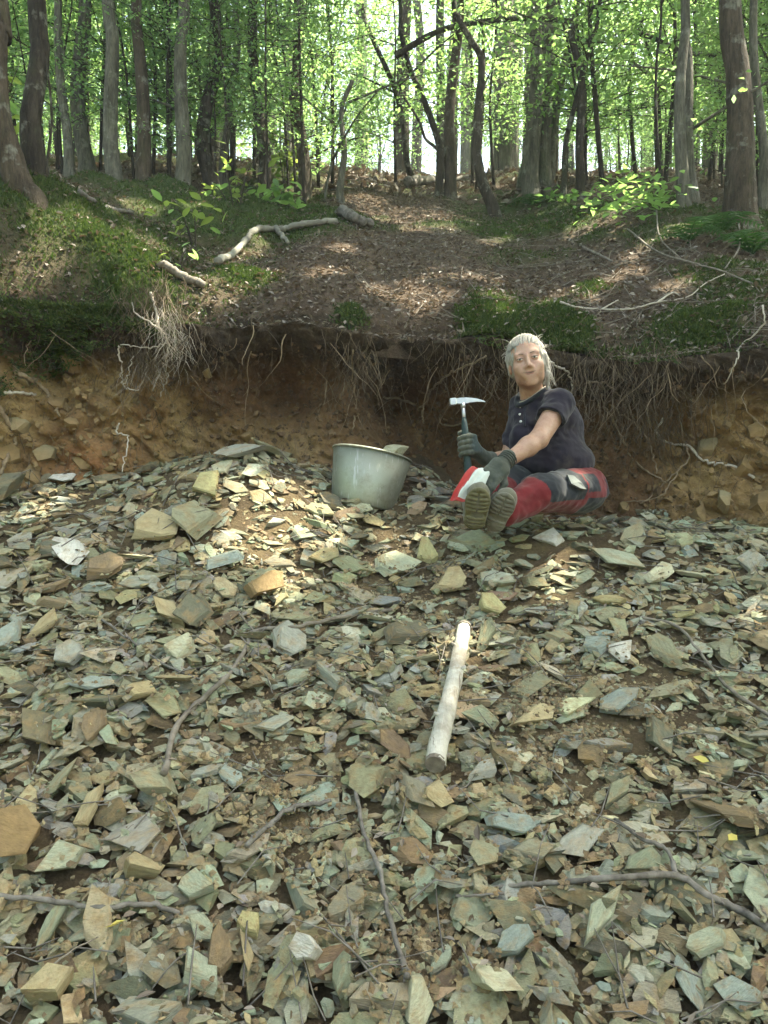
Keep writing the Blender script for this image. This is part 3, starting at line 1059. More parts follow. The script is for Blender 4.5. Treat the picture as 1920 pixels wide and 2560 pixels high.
# the white log, end grain at its lower end
p = ground_line([(1160, 1590), (1128, 1765), (1090, 1932)], 0.02)
p[1] = (p[0] + p[2]) / 2
p[:, 2] = np.linspace(p[0, 2], p[2, 2], 3) + 0.005
p = spline(p, 16)
p[:, 0] += 0.003 * np.sin(np.linspace(0, 5, 16))
mb = MB()
mb.tube(p, np.linspace(0.024, 0.028, 16) * (1 + rng.normal(0, 0.015, 16)), 9, False, 0.05)
log = mb.build('white_log', M['dead_wood'], None, True, loc=p[8], origin=p[8])
tag(log, 'straight bleached white log lying down the middle of the rubble slope', 'log')
for nm, i, j in (('cut_end', -1, -2), ('cut_end', 0, 1)):
    mb = MB()
    ax = (p[i] - p[j]) / np.linalg.norm(p[i] - p[j])
    mb.tube([p[i] - ax * 0.01, p[i] + ax * 0.004], [0.0275, 0.026], 12)
    mb.build(nm, M['stick'], log, False, origin=p[8])
for q in (3, 6, 11):
    mb = MB()
    mb.tube([p[q], p[q] + np.array([0.03 * (-1) ** q, -0.012, 0.022])], [0.008, 0.005], 6)
    mb.build('branch_stub', M['dead_wood'], log, True, origin=p[8])

# fallen leaves on the stones
for (px, py, lab) in [(1752, 1922, 'small pale yellow leaf lying on stones at the right slope'), (1830, 2118, 'bright yellow leaf near the forked branch at the right edge'), (289, 2327, 'curled pale yellow leaf below the lying dark branch')]:
    q = GH(px, py)
    z = top_z(q[0], q[1]) + 0.004
    V = np.array([[-1, 0, 0], [-0.3, 0.5, 0.25], [-0.3, 0, 0.05], [-0.3, -0.5, 0.3], [0.4, 0.45, 0.35], [0.4, 0, 0.1], [0.4, -0.4, 0.15], [1, 0, 0.35]]) * 0.022
    Fq = [[1, 2, 5, 4], [2, 3, 6, 5]]
    Ft = [[0, 2, 1], [0, 3, 2], [4, 5, 7], [5, 6, 7]]
    o = link('fallen_leaf', np_mesh('fallen_leaf', V, [Fq, Ft], M['yellow_leaf'], True), None, (q[0], q[1], z))
    o.rotation_euler = (0.35, 0.2, px * 0.1)
    tag(o, lab, 'leaf')

# ------------------------------------------------------------------ rocks set in the bank
for i, (px, py, s) in enumerate([(60, 1060, 0.16), (150, 1010, 0.12), (30, 1140, 0.15), (120, 1130, 0.14), (190, 1060, 0.10), (185, 900, 0.13), (60, 950, 0.10), (90, 1195, 0.14), (210, 1160, 0.11), (1760, 1120, 0.11), (1850, 1170, 0.14),
                                 (1700, 1220, 0.10), (1800, 1250, 0.12), (1900, 1260, 0.14), (1740, 1290, 0.10), (1640, 1290, 0.09), (1890, 1080, 0.12), (620, 1090, 0.07), (520, 930, 0.07), (1560, 1270, 0.08)]):
    d = 3.4
    for _ in range(30):
        q = P(px, py, d)
        tt = (q[2] - (float(h_rub(q[0], yfoot(q[0]))) - 0.35)) / (float(ztop(q[0])) - (float(h_rub(q[0], yfoot(q[0]))) - 0.35))
        yb = float(bank_point(np.array([[q[0]]]), np.array([[np.clip(tt, 0, 1)]]))[0][0, 0])
        if q[1] >= yb:
            break
        d += 0.03
    r = np.random.default_rng(900 + i)
    V, Q, T, _ = stone_shape(r, 6, True, 0.75, 0.3)
    V = V - V.mean(0)
    V = V * np.array([1.0, 0.75, 0.8]) * s
    e = Matrix.Rotation(r.uniform(-0.5, 0.9), 3, 'Y') @ Matrix.Rotation(r.uniform(0.7, 1.4), 3, 'X') @ Matrix.Rotation(r.uniform(0, 6), 3, 'Z')
    V = V @ np.array(e).T
    o = link('rock', np_mesh('rock', V, [Q, T], M['stone'], False), bank, (q[0], yb - 0.05 * s, q[2]))
    cc = np.array(PIG['orange' if i % 3 else 'tan']) * (0.55 if i % 2 else 0.72)
    o.color = (*[float(v) for v in cc], 1)

# clods and small stones stuck in the cut face
r = np.random.default_rng(66)
BV, BQ, BT, cq, ct, nv = [], [], [], [], [], 0
cx_, ctt = r.uniform(-2.5, 2.5, 4200), r.uniform(0.25, 0.92, 4200)
cy_, cz_ = bank_point(cx_[None], ctt[None])
for x, tt, yy, zz in zip(cx_, ctt, cy_[0], cz_[0]):
    s = (0.010 + 0.04 * r.random() ** 3) * (1.15 if abs(x) > 1.1 else 1.0)
    V, Q, T, _s = SH[r.integers(len(SH))]
    e = np.array(Matrix.Rotation(r.uniform(-0.4, 0.9), 3, 'Y') @ Matrix.Rotation(r.uniform(0.5, 1.5), 3, 'X') @ Matrix.Rotation(r.uniform(0, 6), 3, 'Z'))
    BV.append((V * np.array([s, s * 0.7, s * 0.5])) @ e.T + np.array([x, yy + s * 0.15, zz]))
    BQ.append(Q + nv)
    BT.append(T + nv)
    nv += len(V)
    oc = float(np.clip(sstep(-0.95, -1.25, x) + sstep(1.25, 1.7, x) + 0.1, 0, 1)) * float(sstep(0.9, 0.7, tt))
    pg = (np.array([0.085, 0.05, 0.03]) * (1 - oc) + np.array([0.23, 0.155, 0.075]) * oc) * r.uniform(0.6, 1.3)
    cq.append(np.tile(pg, (len(Q), 1)))
    ct.append(np.tile(pg, (len(T), 1)))
o = link('clods', np_mesh('clods', np.vstack(BV), [np.vstack(BQ), np.vstack(BT)], M['chips'], False, attrs={'pigment': np.vstack(cq + ct)}))
tag(o, kind='stuff')

# ------------------------------------------------------------------ roots
def bank_y(x, z):
    z0 = h_rub(x, yfoot(x)) - 0.35
    tt = np.clip((z - z0) / (ztop(x) - z0), 0, 1)
    return bank_point(np.atleast_2d(x), np.atleast_2d(tt))[0]


def bank_pt(px, py, off):
    """point of the cut face seen at a photo position, lifted off it by off metres"""
    ds = np.arange(3.2, 5.0, 0.012)
    q = np.array([0, 0, CZ]) + ds[:, None] * (P(px, py, 1.0) - np.array([0, 0, CZ]))
    top = q[:, 2] > ztop(q[:, 0])
    wall = np.where(top, lip_y(q[:, 0]), bank_y(q[:, 0], np.minimum(q[:, 2], ztop(q[:, 0])))[0])
    hit = q[:, 1] >= wall
    p = q[int(np.argmax(hit))] if hit.any() else P(px, py, 4.0)
    p = p.copy()
    p[1] -= off
    return p


def root_thing(label, lines, mat, name='root', cat='root', lift=0.03):
    root = None
    for i, (pl, r0, r1) in enumerate(lines):
        pts = np.array([bank_pt(px, py, lift + 0.02 * math.sin(k * 2.1)) for k, (px, py) in enumerate(pl)])
        if lift >= 0.1:
            pts[:, 1] = np.minimum(pts[:, 1], lip_y(pts[:, 0]) - 0.08)
        p = spline(pts, max(10, 6 * len(pl)))
        p += rng.normal(0, 0.004, p.shape)
        mb = MB()
        mb.tube(p, np.linspace(r0, r1, len(p)) * (1 + rng.normal(0, 0.12, len(p))), 6)
        if i == 0:
            o = p[0]
            root = tag(mb.build(name, mat, None, True, loc=o, origin=o), label, cat, 'bare roots on the cut bank')
        else:
            mb.build('rootlet', mat, root, True, origin=o)


root_thing('pale root curving out from behind the woman\'s hair', [([(1370, 905), (1400, 925), (1426, 947), (1424, 985)], 0.006, 0.004)], M['pale_root'])
root_thing('long root arching up right from the cave to above the hammer', [([(960, 994), (1010, 1003), (1055, 1017), (1075, 980), (1116, 941), (1165, 915), (1215, 893)], 0.007, 0.005), ([(1055, 1017), (1056, 1060)], 0.005, 0.003)], M['root'])
root_thing('thin root looping round behind the hammer shaft', [([(1238, 940), (1225, 990), (1186, 1051), (1150, 1062), (1105, 1063), (1099, 1034)], 0.005, 0.004)], M['root'])
root_thing('root bending down just beside the woman\'s shoulder', [([(1465, 958), (1500, 960), (1527, 970), (1550, 1000), (1556, 1020)], 0.006, 0.004)], M['root'])
root_thing('long hanging root running from her shoulder height to the ground', [([(1510, 1020), (1540, 1080), (1573, 1138), (1610, 1175), (1655, 1205)], 0.006, 0.004)], M['root'])
root_thing('thin root crossing the other hanging roots in the dark hollow', [([(1525, 1015), (1565, 1050), (1602, 1080), (1625, 1130), (1633, 1185)], 0.006, 0.004)], M['root'])
root_thing('pale root zigzagging level across the ochre clay', [([(1655, 1045), (1634, 1080), (1654, 1103), (1712, 1115), (1753, 1156), (1800, 1160), (1851, 1173), (1872, 1196)], 0.006, 0.007)], M['pale_root'])
root_thing('root hanging from the pale zigzag root to the rubble', [([(1712, 1115), (1708, 1156), (1660, 1205), (1597, 1262)], 0.006, 0.003), ([(1690, 1180), (1640, 1240), (1560, 1258)], 0.004, 0.002)], M['root'])
root_thing('forked sunlit root cluster under the mossy lip', [([(395, 745), (410, 790), (417, 831), (440, 872), (428, 924), (399, 985)], 0.007, 0.004), ([(417, 831), (365, 800), (350, 770)], 0.005, 0.003), ([(440, 872), (395, 880), (320, 872)], 0.004, 0.003),
           ([(428, 924), (440, 955), (420, 1000)], 0.004, 0.002)], M['pale_root'], lift=0.13)
root_thing('thin sunlit root hanging left of the forked root cluster', [([(318, 872), (325, 920), (330, 970), (372, 985)], 0.005, 0.003), ([(330, 970), (345, 940), (350, 900)], 0.003, 0.002)], M['pale_root'], lift=0.12)
root_thing('short pale zigzag root low on the tan clay', [([(315, 1060), (312, 1086), (338, 1092), (330, 1138), (324, 1182)], 0.005, 0.003)], M['pale_root'], lift=0.10)
root_thing('thick grey root curving down at the far left of the clay', [([(-10, 985), (10, 1020), (30, 1070), (44, 1105), (25, 1150), (2, 1185)], 0.012, 0.010)], M['root'])
root_thing('stout root slanting across the left clay', [([(45, 930), (85, 950), (112, 972), (140, 1005), (160, 1040)], 0.016, 0.006)], M['root'])
root_thing('pale stub of root poking level out of the left clay', [([(25, 985), (60, 985), (95, 988)], 0.009, 0.008)], M['pale_root'], lift=0.05)
root_thing('slim root hanging straight at the pillar of soil', [([(880, 880), (884, 950), (888, 1010), (884, 1075)], 0.006, 0.004)], M['root'])
root_thing('long thin root dangling on the right edge of the clay', [([(1898, 770), (1896, 815), (1842, 872), (1838, 900), (1799, 965)], 0.005, 0.003)], M['pale_root'])
root_thing('thin upright root against the ochre clay on the right', [([(1805, 960), (1806, 1020), (1804, 1120)], 0.003, 0.002)], M['root'])

# matted rootlets hanging from the lip, and threads on the face
r = np.random.default_rng(44)


def strands(name, starts, length, rad, mat, drift, seg=5):
    r = np.random.default_rng(len(starts))
    n = len(starts)
    L = length
    V = np.zeros((n, seg + 1, 3, 3))
    pos = starts.copy()
    vel = np.c_[r.normal(0, drift, n), r.normal(-0.15, 0.25, n), -np.ones(n)]
    th = r.uniform(0, 6.28, n)
    for s in range(seg + 1):
        rr = rad * (1 - 0.75 * s / seg)
        for q in range(3):
            a = th + q * 2.094
            V[:, s, q, 0] = pos[:, 0] + np.cos(a) * rr
            V[:, s, q, 1] = pos[:, 1] + np.sin(a) * rr
            V[:, s, q, 2] = pos[:, 2]
        step = vel / np.linalg.norm(vel, axis=1)[:, None] * (L / seg)[:, None]
        pos = pos + step
        vel = vel + r.normal(0, 0.28, (n, 3))
        by = bank_y(pos[:, 0], np.maximum(pos[:, 2], 0))[0]
        pos[:, 1] = np.minimum(pos[:, 1], by - 0.004)
    i = (np.arange(n)[:, None, None] * (seg + 1) + np.arange(seg)[None, :, None]) * 3
    q = np.arange(3)[None, None, :]
    k = (q + 1) % 3
    Q = np.stack([i + q, i + k, i + 3 + k, i + 3 + q], -1).reshape(-1, 4)
    return tag(link(name, np_mesh(name, V.reshape(-1, 3), Q, mat, True)), kind='stuff')


n = 2200
x = r.uniform(-2.5, 2.5, n)
clump = noise3(x * 3.2, 0.3, 0.9, 66) + 0.6 * noise3(x * 9, 0.7, 0.2, 67)
keep = r.random(n) < np.clip(0.32 - 0.9 * gau(x, 0.04, 0.16) - 0.5 * gau(x, -0.55, 0.2) + 0.75 * clump + 0.25 * sstep(0.5, 1.2, x) - 0.6 * sstep(-1.0, -1.4, x), 0.04, 1)
x, clump = x[keep], clump[keep]
n = len(x)
z = ztop(x) + r.uniform(-0.20, 0.09, n)
y = bank_y(x, np.minimum(z, ztop(x)))[0] - r.uniform(0.0, 0.05, n)
y = np.where(z > ztop(x), lip_y(x) + r.uniform(-0.1, 0.12, n), y)
strands('hanging_rootlets', np.c_[x, y, z], r.uniform(0.04, 0.17, n) * (1 + 0.8 * np.clip(clump, 0, 1)) * (1 + 0.8 * (r.random(n) < 0.10)), r.uniform(0.0009, 0.0026, n), M['fibre'], 0.35)
n = 1000
x = r.uniform(-2.4, 2.4, n)
z = ztop(x) - r.uniform(0.1, 0.75, n)
strands('rootlets', np.c_[x, bank_y(x, z)[0] - 0.006, z], r.uniform(0.05, 0.25, n), r.uniform(0.0008, 0.002, n), M['fibre'], 0.5)
# stouter roots among them
n = 80
x = r.uniform(-2.4, 2.4, n)
z = ztop(x) - r.uniform(-0.02, 0.3, n)
strands('stout_rootlets', np.c_[x, bank_y(x, np.minimum(z, ztop(x)))[0] - r.uniform(0.01, 0.05, n), z], r.uniform(0.15, 0.5, n), r.uniform(0.002, 0.0048, n), M['root'], 0.6, 9)
# extra tangle catching the sun at the left and hanging beside the woman
sp = []
for (px, py, sd_, m_) in [(400, 760, 0.09, 260), (370, 880, 0.06, 120), (1520, 940, 0.13, 200), (1600, 980, 0.15, 170), (1650, 1060, 0.10, 90), (900, 900, 0.07, 90), (1230, 900, 0.10, 70)]:
    for _ in range(m_):
        q = bank_pt(px, py, 0.03) if _ == 0 else q
        sp.append([q[0] + r.normal(0, sd_), q[1] - abs(r.normal(0, 0.03)), q[2] + r.normal(0, sd_ * 0.8)])
sp = np.array(sp)
sp[:, 1] = np.minimum(sp[:, 1], bank_y(sp[:, 0], sp[:, 2])[0] - 0.01)
strands('rootlet_tangle', sp, r.uniform(0.06, 0.3, len(sp)), r.uniform(0.0012, 0.0028, len(sp)), M['fibre'], 0.6)

sp = []
for (px, py, sd_, m_) in [(435, 815, 0.045, 110), (455, 870, 0.045, 80), (410, 930, 0.04, 40), (340, 950, 0.02, 14)]:
    q = bank_pt(px, py, 0.12)
    for _ in range(m_):
        sp.append([q[0] + r.normal(0, sd_), q[1] + r.normal(0, 0.02), q[2] + r.normal(0, sd_)])
sp = np.array(sp)
sp[:, 1] = np.minimum(np.minimum(sp[:, 1], bank_y(sp[:, 0], sp[:, 2])[0] - 0.03), lip_y(sp[:, 0]) - 0.05 + r.normal(0, 0.015, len(sp)))
strands('pale_rootlet_tangle', sp, r.uniform(0.05, 0.16, len(sp)), r.uniform(0.0009, 0.0019, len(sp)), M['pale_root'], 0.9)

# ------------------------------------------------------------------ moss, litter, dead grass on the floor
r = np.random.default_rng(45)


def floor_points(n, y1, f=None):
    out = np.zeros((0, 2))
    while len(out) < n:
        d = (r.random(n * 2) ** 1.3) * (y1 - 4.0) - 0.08
        x = r.uniform(-1, 1, n * 2) * (0.54 * (d + 4.1) + 0.4)
        y = lip_y(x) + 0.02 + d
        p = np.c_[x, y]
        if f is not None:
            p = p[r.random(len(p)) < f(x, y)]
        out = np.vstack([out, p])
    return out[:n]


p = np.vstack([floor_points(70000, 8.0, lambda x, y: moss_mask(x, y) ** 1.3), floor_points(50000, 5.2, lambda x, y: moss_mask(x, y) ** 1.3)])
n = len(p)
z = h_floor(p[:, 0], p[:, 1]) + moss_rise(p[:, 0], p[:, 1], moss_mask(p[:, 0], p[:, 1]))
L = r.uniform(0.008, 0.026, n)
a = r.uniform(0, 6.28, n)
w = r.uniform(0.003, 0.007, n)
lean = r.normal(0, 0.6, (n, 2))
V = np.zeros((n, 4, 3))
c = np.c_[p, z - 0.004]
s = np.c_[np.cos(a) * w, np.sin(a) * w, 0 * a]
tip = np.c_[lean[:, 0] * L, lean[:, 1] * L, L]
V[:, 0], V[:, 1] = c - s, c + s
V[:, 2], V[:, 3] = c + s * 0.7 + tip * 0.55, c + tip
T = (np.array([[0, 1, 2], [0, 2, 3]])[None] + np.arange(n)[:, None, None] * 4).reshape(-1, 3)
tag(link('moss', np_mesh('moss', V.reshape(-1, 3), T, M['moss_blade'], False)), kind='stuff')


# moss cushions hanging over the lip at the left and in a few spots along it
n = 34000
x = np.where(r.random(n) < 0.8, r.uniform(-2.5, -1.05, n), r.uniform(0.45, 2.3, n))
u = r.random(n) ** 1.4
cl = fbm(x * 5, u * 3.0, 0.4, 4, 88)
left_ = x < 0
z = ztop(x) + 0.06 - u * np.where(left_, 0.22 + 0.30 * sstep(-1.35, -2.1, x), 0.12)
keep = (cl + np.where(left_, 0.25, -0.05) - 0.45 * u) > r.uniform(-0.28, 0.3, n)
x, z, u = x[keep], z[keep], u[keep]
n = len(x)
y = np.where(z > ztop(x), lip_y(x) - 0.04, bank_y(x, np.minimum(z, ztop(x)))[0]) - 0.01 - 0.05 * (0.5 + 0.5 * fbm(x * 7, z * 7, 0.2, 2, 89))
L = r.uniform(0.012, 0.034, n)
a = r.uniform(0, 6.28, n)
w = r.uniform(0.003, 0.007, n)
c = np.c_[x, y, z]
s = np.c_[np.cos(a) * w, np.sin(a) * w * 0.3, np.sin(a) * w]
tip = np.c_[r.normal(0, 0.5, n), -0.6 + r.normal(0, 0.3, n), 0.5 - 0.9 * u + r.normal(0, 0.35, n)] * L[:, None]
V = np.zeros((n, 4, 3))
V[:, 0], V[:, 1] = c - s, c + s
V[:, 2], V[:, 3] = c + s * 0.7 + tip * 0.55, c + tip
T = (np.array([[0, 1, 2], [0, 2, 3]])[None] + np.arange(n)[:, None, None] * 4).reshape(-1, 3)
tag(link('hanging_moss', np_mesh('hanging_moss', V.reshape(-1, 3), T, M['moss_blade'], False)), kind='stuff')


def flakes(p, z, size, tilt, curl=0.3):
    n = len(p)
    base = np.array([[-1, 0, 0], [-0.25, 0.5, curl], [0.4, 0.4, curl], [1, 0, 0.1], [0.4, -0.4, curl], [-0.25, -0.5, curl]])
    a, b, g = r.uniform(0, 6.28, n), r.normal(0, tilt, n), r.normal(0, tilt, n)
    V = base[None] * size[:, None, None]
    V = V * np.array([1, 1, 1]) * r.uniform(0.7, 1.2, (n, 1, 3))
    y_, z_ = V[..., 1] * np.cos(b)[:, None] - V[..., 2] * np.sin(b)[:, None], V[..., 1] * np.sin(b)[:, None] + V[..., 2] * np.cos(b)[:, None]
    x_ = V[..., 0]
    x_, z_ = x_ * np.cos(g)[:, None] - z_ * np.sin(g)[:, None], x_ * np.sin(g)[:, None] + z_ * np.cos(g)[:, None]
    ca, sa = np.cos(a)[:, None], np.sin(a)[:, None]
    W = np.stack([x_ * ca - y_ * sa, x_ * sa + y_ * ca, z_], -1) + np.c_[p, z][:, None]
    Q = (np.array([[0, 1, 2, 3], [0, 3, 4, 5]])[None] + np.arange(n)[:, None, None] * 6).reshape(-1, 4)
    return W.reshape(-1, 3), Q


p = floor_points(30000, 10.5, lambda x, y: np.clip(1.05 - moss_mask(x, y), 0.34, 1))
V, Q = flakes(p, h_floor(p[:, 0], p[:, 1]) + moss_rise(p[:, 0], p[:, 1], moss_mask(p[:, 0], p[:, 1])) + r.uniform(0.002, 0.03, len(p)), r.uniform(0.008, 0.022, len(p)), 0.45)
tag(link('leaf_litter', np_mesh('leaf_litter', V, Q, M['litter'], False)), kind='stuff')
p = floor_points(7000, 17.0, lambda x, y: y > 8.5)
V, Q = flakes(p, h_floor(p[:, 0], p[:, 1]) + r.uniform(0.01, 0.06, len(p)), r.uniform(0.03, 0.07, len(p)), 0.6)
tag(link('far_leaf_litter', np_mesh('far_leaf_litter', V, Q, M['litter'], False)), kind='stuff')
# a few brown leaves among the stones
p = np.array(rub_xy(r, 500))
z = np.array([top_z(*q) for q in p]) + 0.004
V, Q = flakes(p, z, r.uniform(0.008, 0.02, len(p)), 0.4)
tag(link('leaf_scraps', np_mesh('leaf_scraps', V, Q, M['litter'], False)), kind='stuff')

# fine twig litter on floor and slope
mb = MB()
p = floor_points(700, 8.5, lambda x, y: np.clip(0.25 + sstep(0.2, 1.0, x), 0, 1))
for q in p:
    a, L = r.uniform(0, 3.14), r.uniform(0.08, 0.4)
    e = q + np.array([math.cos(a), math.sin(a)]) * L
    m_ = (q + e) / 2 + r.normal(0, 0.02, 2)
    mb.tube(np.array([[*v, float(h_floor(*v)) + 0.012 + r.uniform(0, 0.03)] for v in (q, m_, e)]), [0.0028, 0.0024, 0.0014], 4, False)
tag(mb.build('twig_litter', M['stick'], None, True), kind='stuff')
mb = MB()
for q in rub_xy(r, 460):
    q = np.array(q)
    a, L = r.uniform(0, 3.14), r.uniform(0.04, 0.22)
    e = q + np.array([math.cos(a), math.sin(a) * 0.8]) * L
    mb.tube(np.array([[*v, top_z(*v) + 0.004] for v in (q, (q + e) / 2, e)]), [0.0022, 0.002, 0.001], 4, False)
tag(mb.build('fine_twigs', M['dark_stick'], None, True), kind='stuff')


def floor_stick(name, label, lines, mat, cat, lift=0.02):
    root = None
    for i, (pl, r0, r1) in enumerate(lines):
        pts = np.array([GF(*q) for q in pl])
        pts[:, 2] += lift + r0 + moss_rise(pts[:, 0], pts[:, 1], moss_mask(pts[:, 0], pts[:, 1])) * 0.9
        p = spline(pts, 8 * len(pl))
        p += rng.normal(0, r0 * 0.15, p.shape)
        mb = MB()
        mb.tube(p, np.linspace(r0, r1, len(p)) * (1 + rng.normal(0, 0.08, len(p))), 8)
        if i == 0:
            o = p[0]
            root = tag(mb.build(name, mat, None, True, loc=o, origin=o), label, cat)
        else:
            mb.build('side_shoot', mat, root, True, origin=o)


floor_stick('fallen_branch', 'pale broken birch-like branch lying on the mossy floor', [([(545, 685), (590, 650), (640, 615), (700, 605), (760, 590), (840, 572)], 0.021, 0.024), ([(690, 605), (720, 625)], 0.02, 0.012)], M['lichen_wood'], 'branch', 0.02)
floor_stick('fallen_branch', 'short grey branch stub lying at the lip beside the sunlit roots', [([(400, 722), (450, 730), (512, 744)], 0.024, 0.02)], M['stick'], 'branch')
floor_stick('fallen_branch', 'dark rotten branch lying beyond the birch-like branch', [([(850, 560), (890, 575), (930, 585)], 0.05, 0.03)], M['dark_stick'], 'branch')
floor_stick('fallen_branch', 'long pale twiggy branch lying along the lip on the right', [([(1400, 779), (1440, 791), (1504, 785), (1573, 785), (1643, 768), (1718, 756), (1760, 735), (1811, 700)], 0.006, 0.003), ([(1504, 785), (1545, 762)], 0.005, 0.003),
                                    ([(1643, 768), (1680, 745), (1700, 752)], 0.006, 0.003)], M['pale_root'], 'branch')
floor_stick('bramble_stem', 'thin bare stem slanting down over litter near the big tree on the right', [([(1568, 600), (1643, 652), (1730, 687), (1799, 710), (1880, 745)], 0.006, 0.005), ([(1640, 560), (1650, 620), (1700, 670)], 0.005, 0.004)], M['stick'], 'stem', 0.05)
floor_stick('bramble_stem', 'thin curved stem rising before the big tree on the right', [([(1835, 540), (1848, 600), (1845, 646), (1811, 700)], 0.006, 0.005)], M['stick'], 'stem', 0.05)
floor_stick('fallen_branch', 'grey branch on leaf litter by the low leafy plants', [([(1447, 625), (1490, 645), (1530, 665)], 0.010, 0.008)], M['stick'], 'branch')
floor_stick('fallen_branch', 'dark straight branch lying on moss under the left trees', [([(200, 530), (260, 545), (330, 565)], 0.016, 0.012)], M['dark_stick'], 'branch')
floor_stick('fallen_log', 'dark crooked log at the crest behind the curved tree', [([(1020, 482), (1060, 470), (1100, 462)], 0.06, 0.05), ([(1100, 470), (1170, 450)], 0.035, 0.025)], M['dark_stick'], 'log')

# ------------------------------------------------------------------ trees
K = 1920 / 1659.0


def leaf_mesh(name, C, size, mat, tilt=0.55, droop=0.0, seed=0, parts=None):
    """C: leaf centres; each leaf a folded four-point blade"""
    r = np.random.default_rng(seed)
    n = len(C)
    base = np.array([[-1, 0, 0], [0.05, 0.52, 0.12], [1, 0, -0.1], [0.05, -0.52, 0.12]])
    V = base[None] * size[:, None, None]
    a, b, g = r.uniform(0, 6.28, n), r.normal(0, tilt, n), r.normal(droop, tilt, n)
    cb, sb, cg, sg, ca, sa = [f(v)[:, None] for v in (b, g, a) for f in (np.cos, np.sin)]
    x, y, z = V[..., 0], V[..., 1], V[..., 2]
    y, z = y * cb - z * sb, y * sb + z * cb
    x, z = x * cg - z * sg, x * sg + z * cg
    x, y = x * ca - y * sa, x * sa + y * ca
    W = np.stack([x, y, z], -1) + C[:, None, :]
    T = (np.array([[0, 2, 1], [0, 3, 2]])[None] + np.arange(n)[:, None, None] * 4).reshape(-1, 3)
    return np_mesh(name, W.reshape(-1, 3), T, mat, True)


def spray_points(r, p0, p1, n, spread):
    """leaf centres along a branch, in a flat layered spray"""
    t = r.random(n) ** 0.7
    c = p0 + (p1 - p0) * t[:, None]
    ax = (p1 - p0) / (np.linalg.norm(p1 - p0) + 1e-9)
    side = np.array([-ax[1], ax[0], 0])
    w = spread * (0.3 + 0.7 * np.sin(np.clip(t, 0, 1) * 2.6))
    return c + side * (r.uniform(-1, 1, n) * w)[:, None] + np.c_[r.normal(0, 0.04, (n, 2)), r.normal(-0.02, 0.05, n)]


# shared crowns for the tall trees: a leafy head about 3 m across
CROWNS = []
for i in range(5):
    r = np.random.default_rng(300 + i)
    C = []
    for _ in range(34):
        z = r.uniform(-1.8, 2.4)
        a = r.uniform(0, 6.28)
        R_ = 1.9 * math.sqrt(max(0.1, 1 - (z / 2.6) ** 2)) * r.uniform(0.6, 1.1)
        p0 = np.array([0, 0, z - 0.4])
        p1 = np.array([math.cos(a) * R_, math.sin(a) * R_, z + 0.3])
        C.append(spray_points(r, p0, p1, 42, 0.55))
    C = np.vstack(C)
    CROWNS.append(leaf_mesh('crown', C, r.uniform(0.045, 0.08, len(C)), M['leaf'], 0.5, 0.1, i))

trees = []


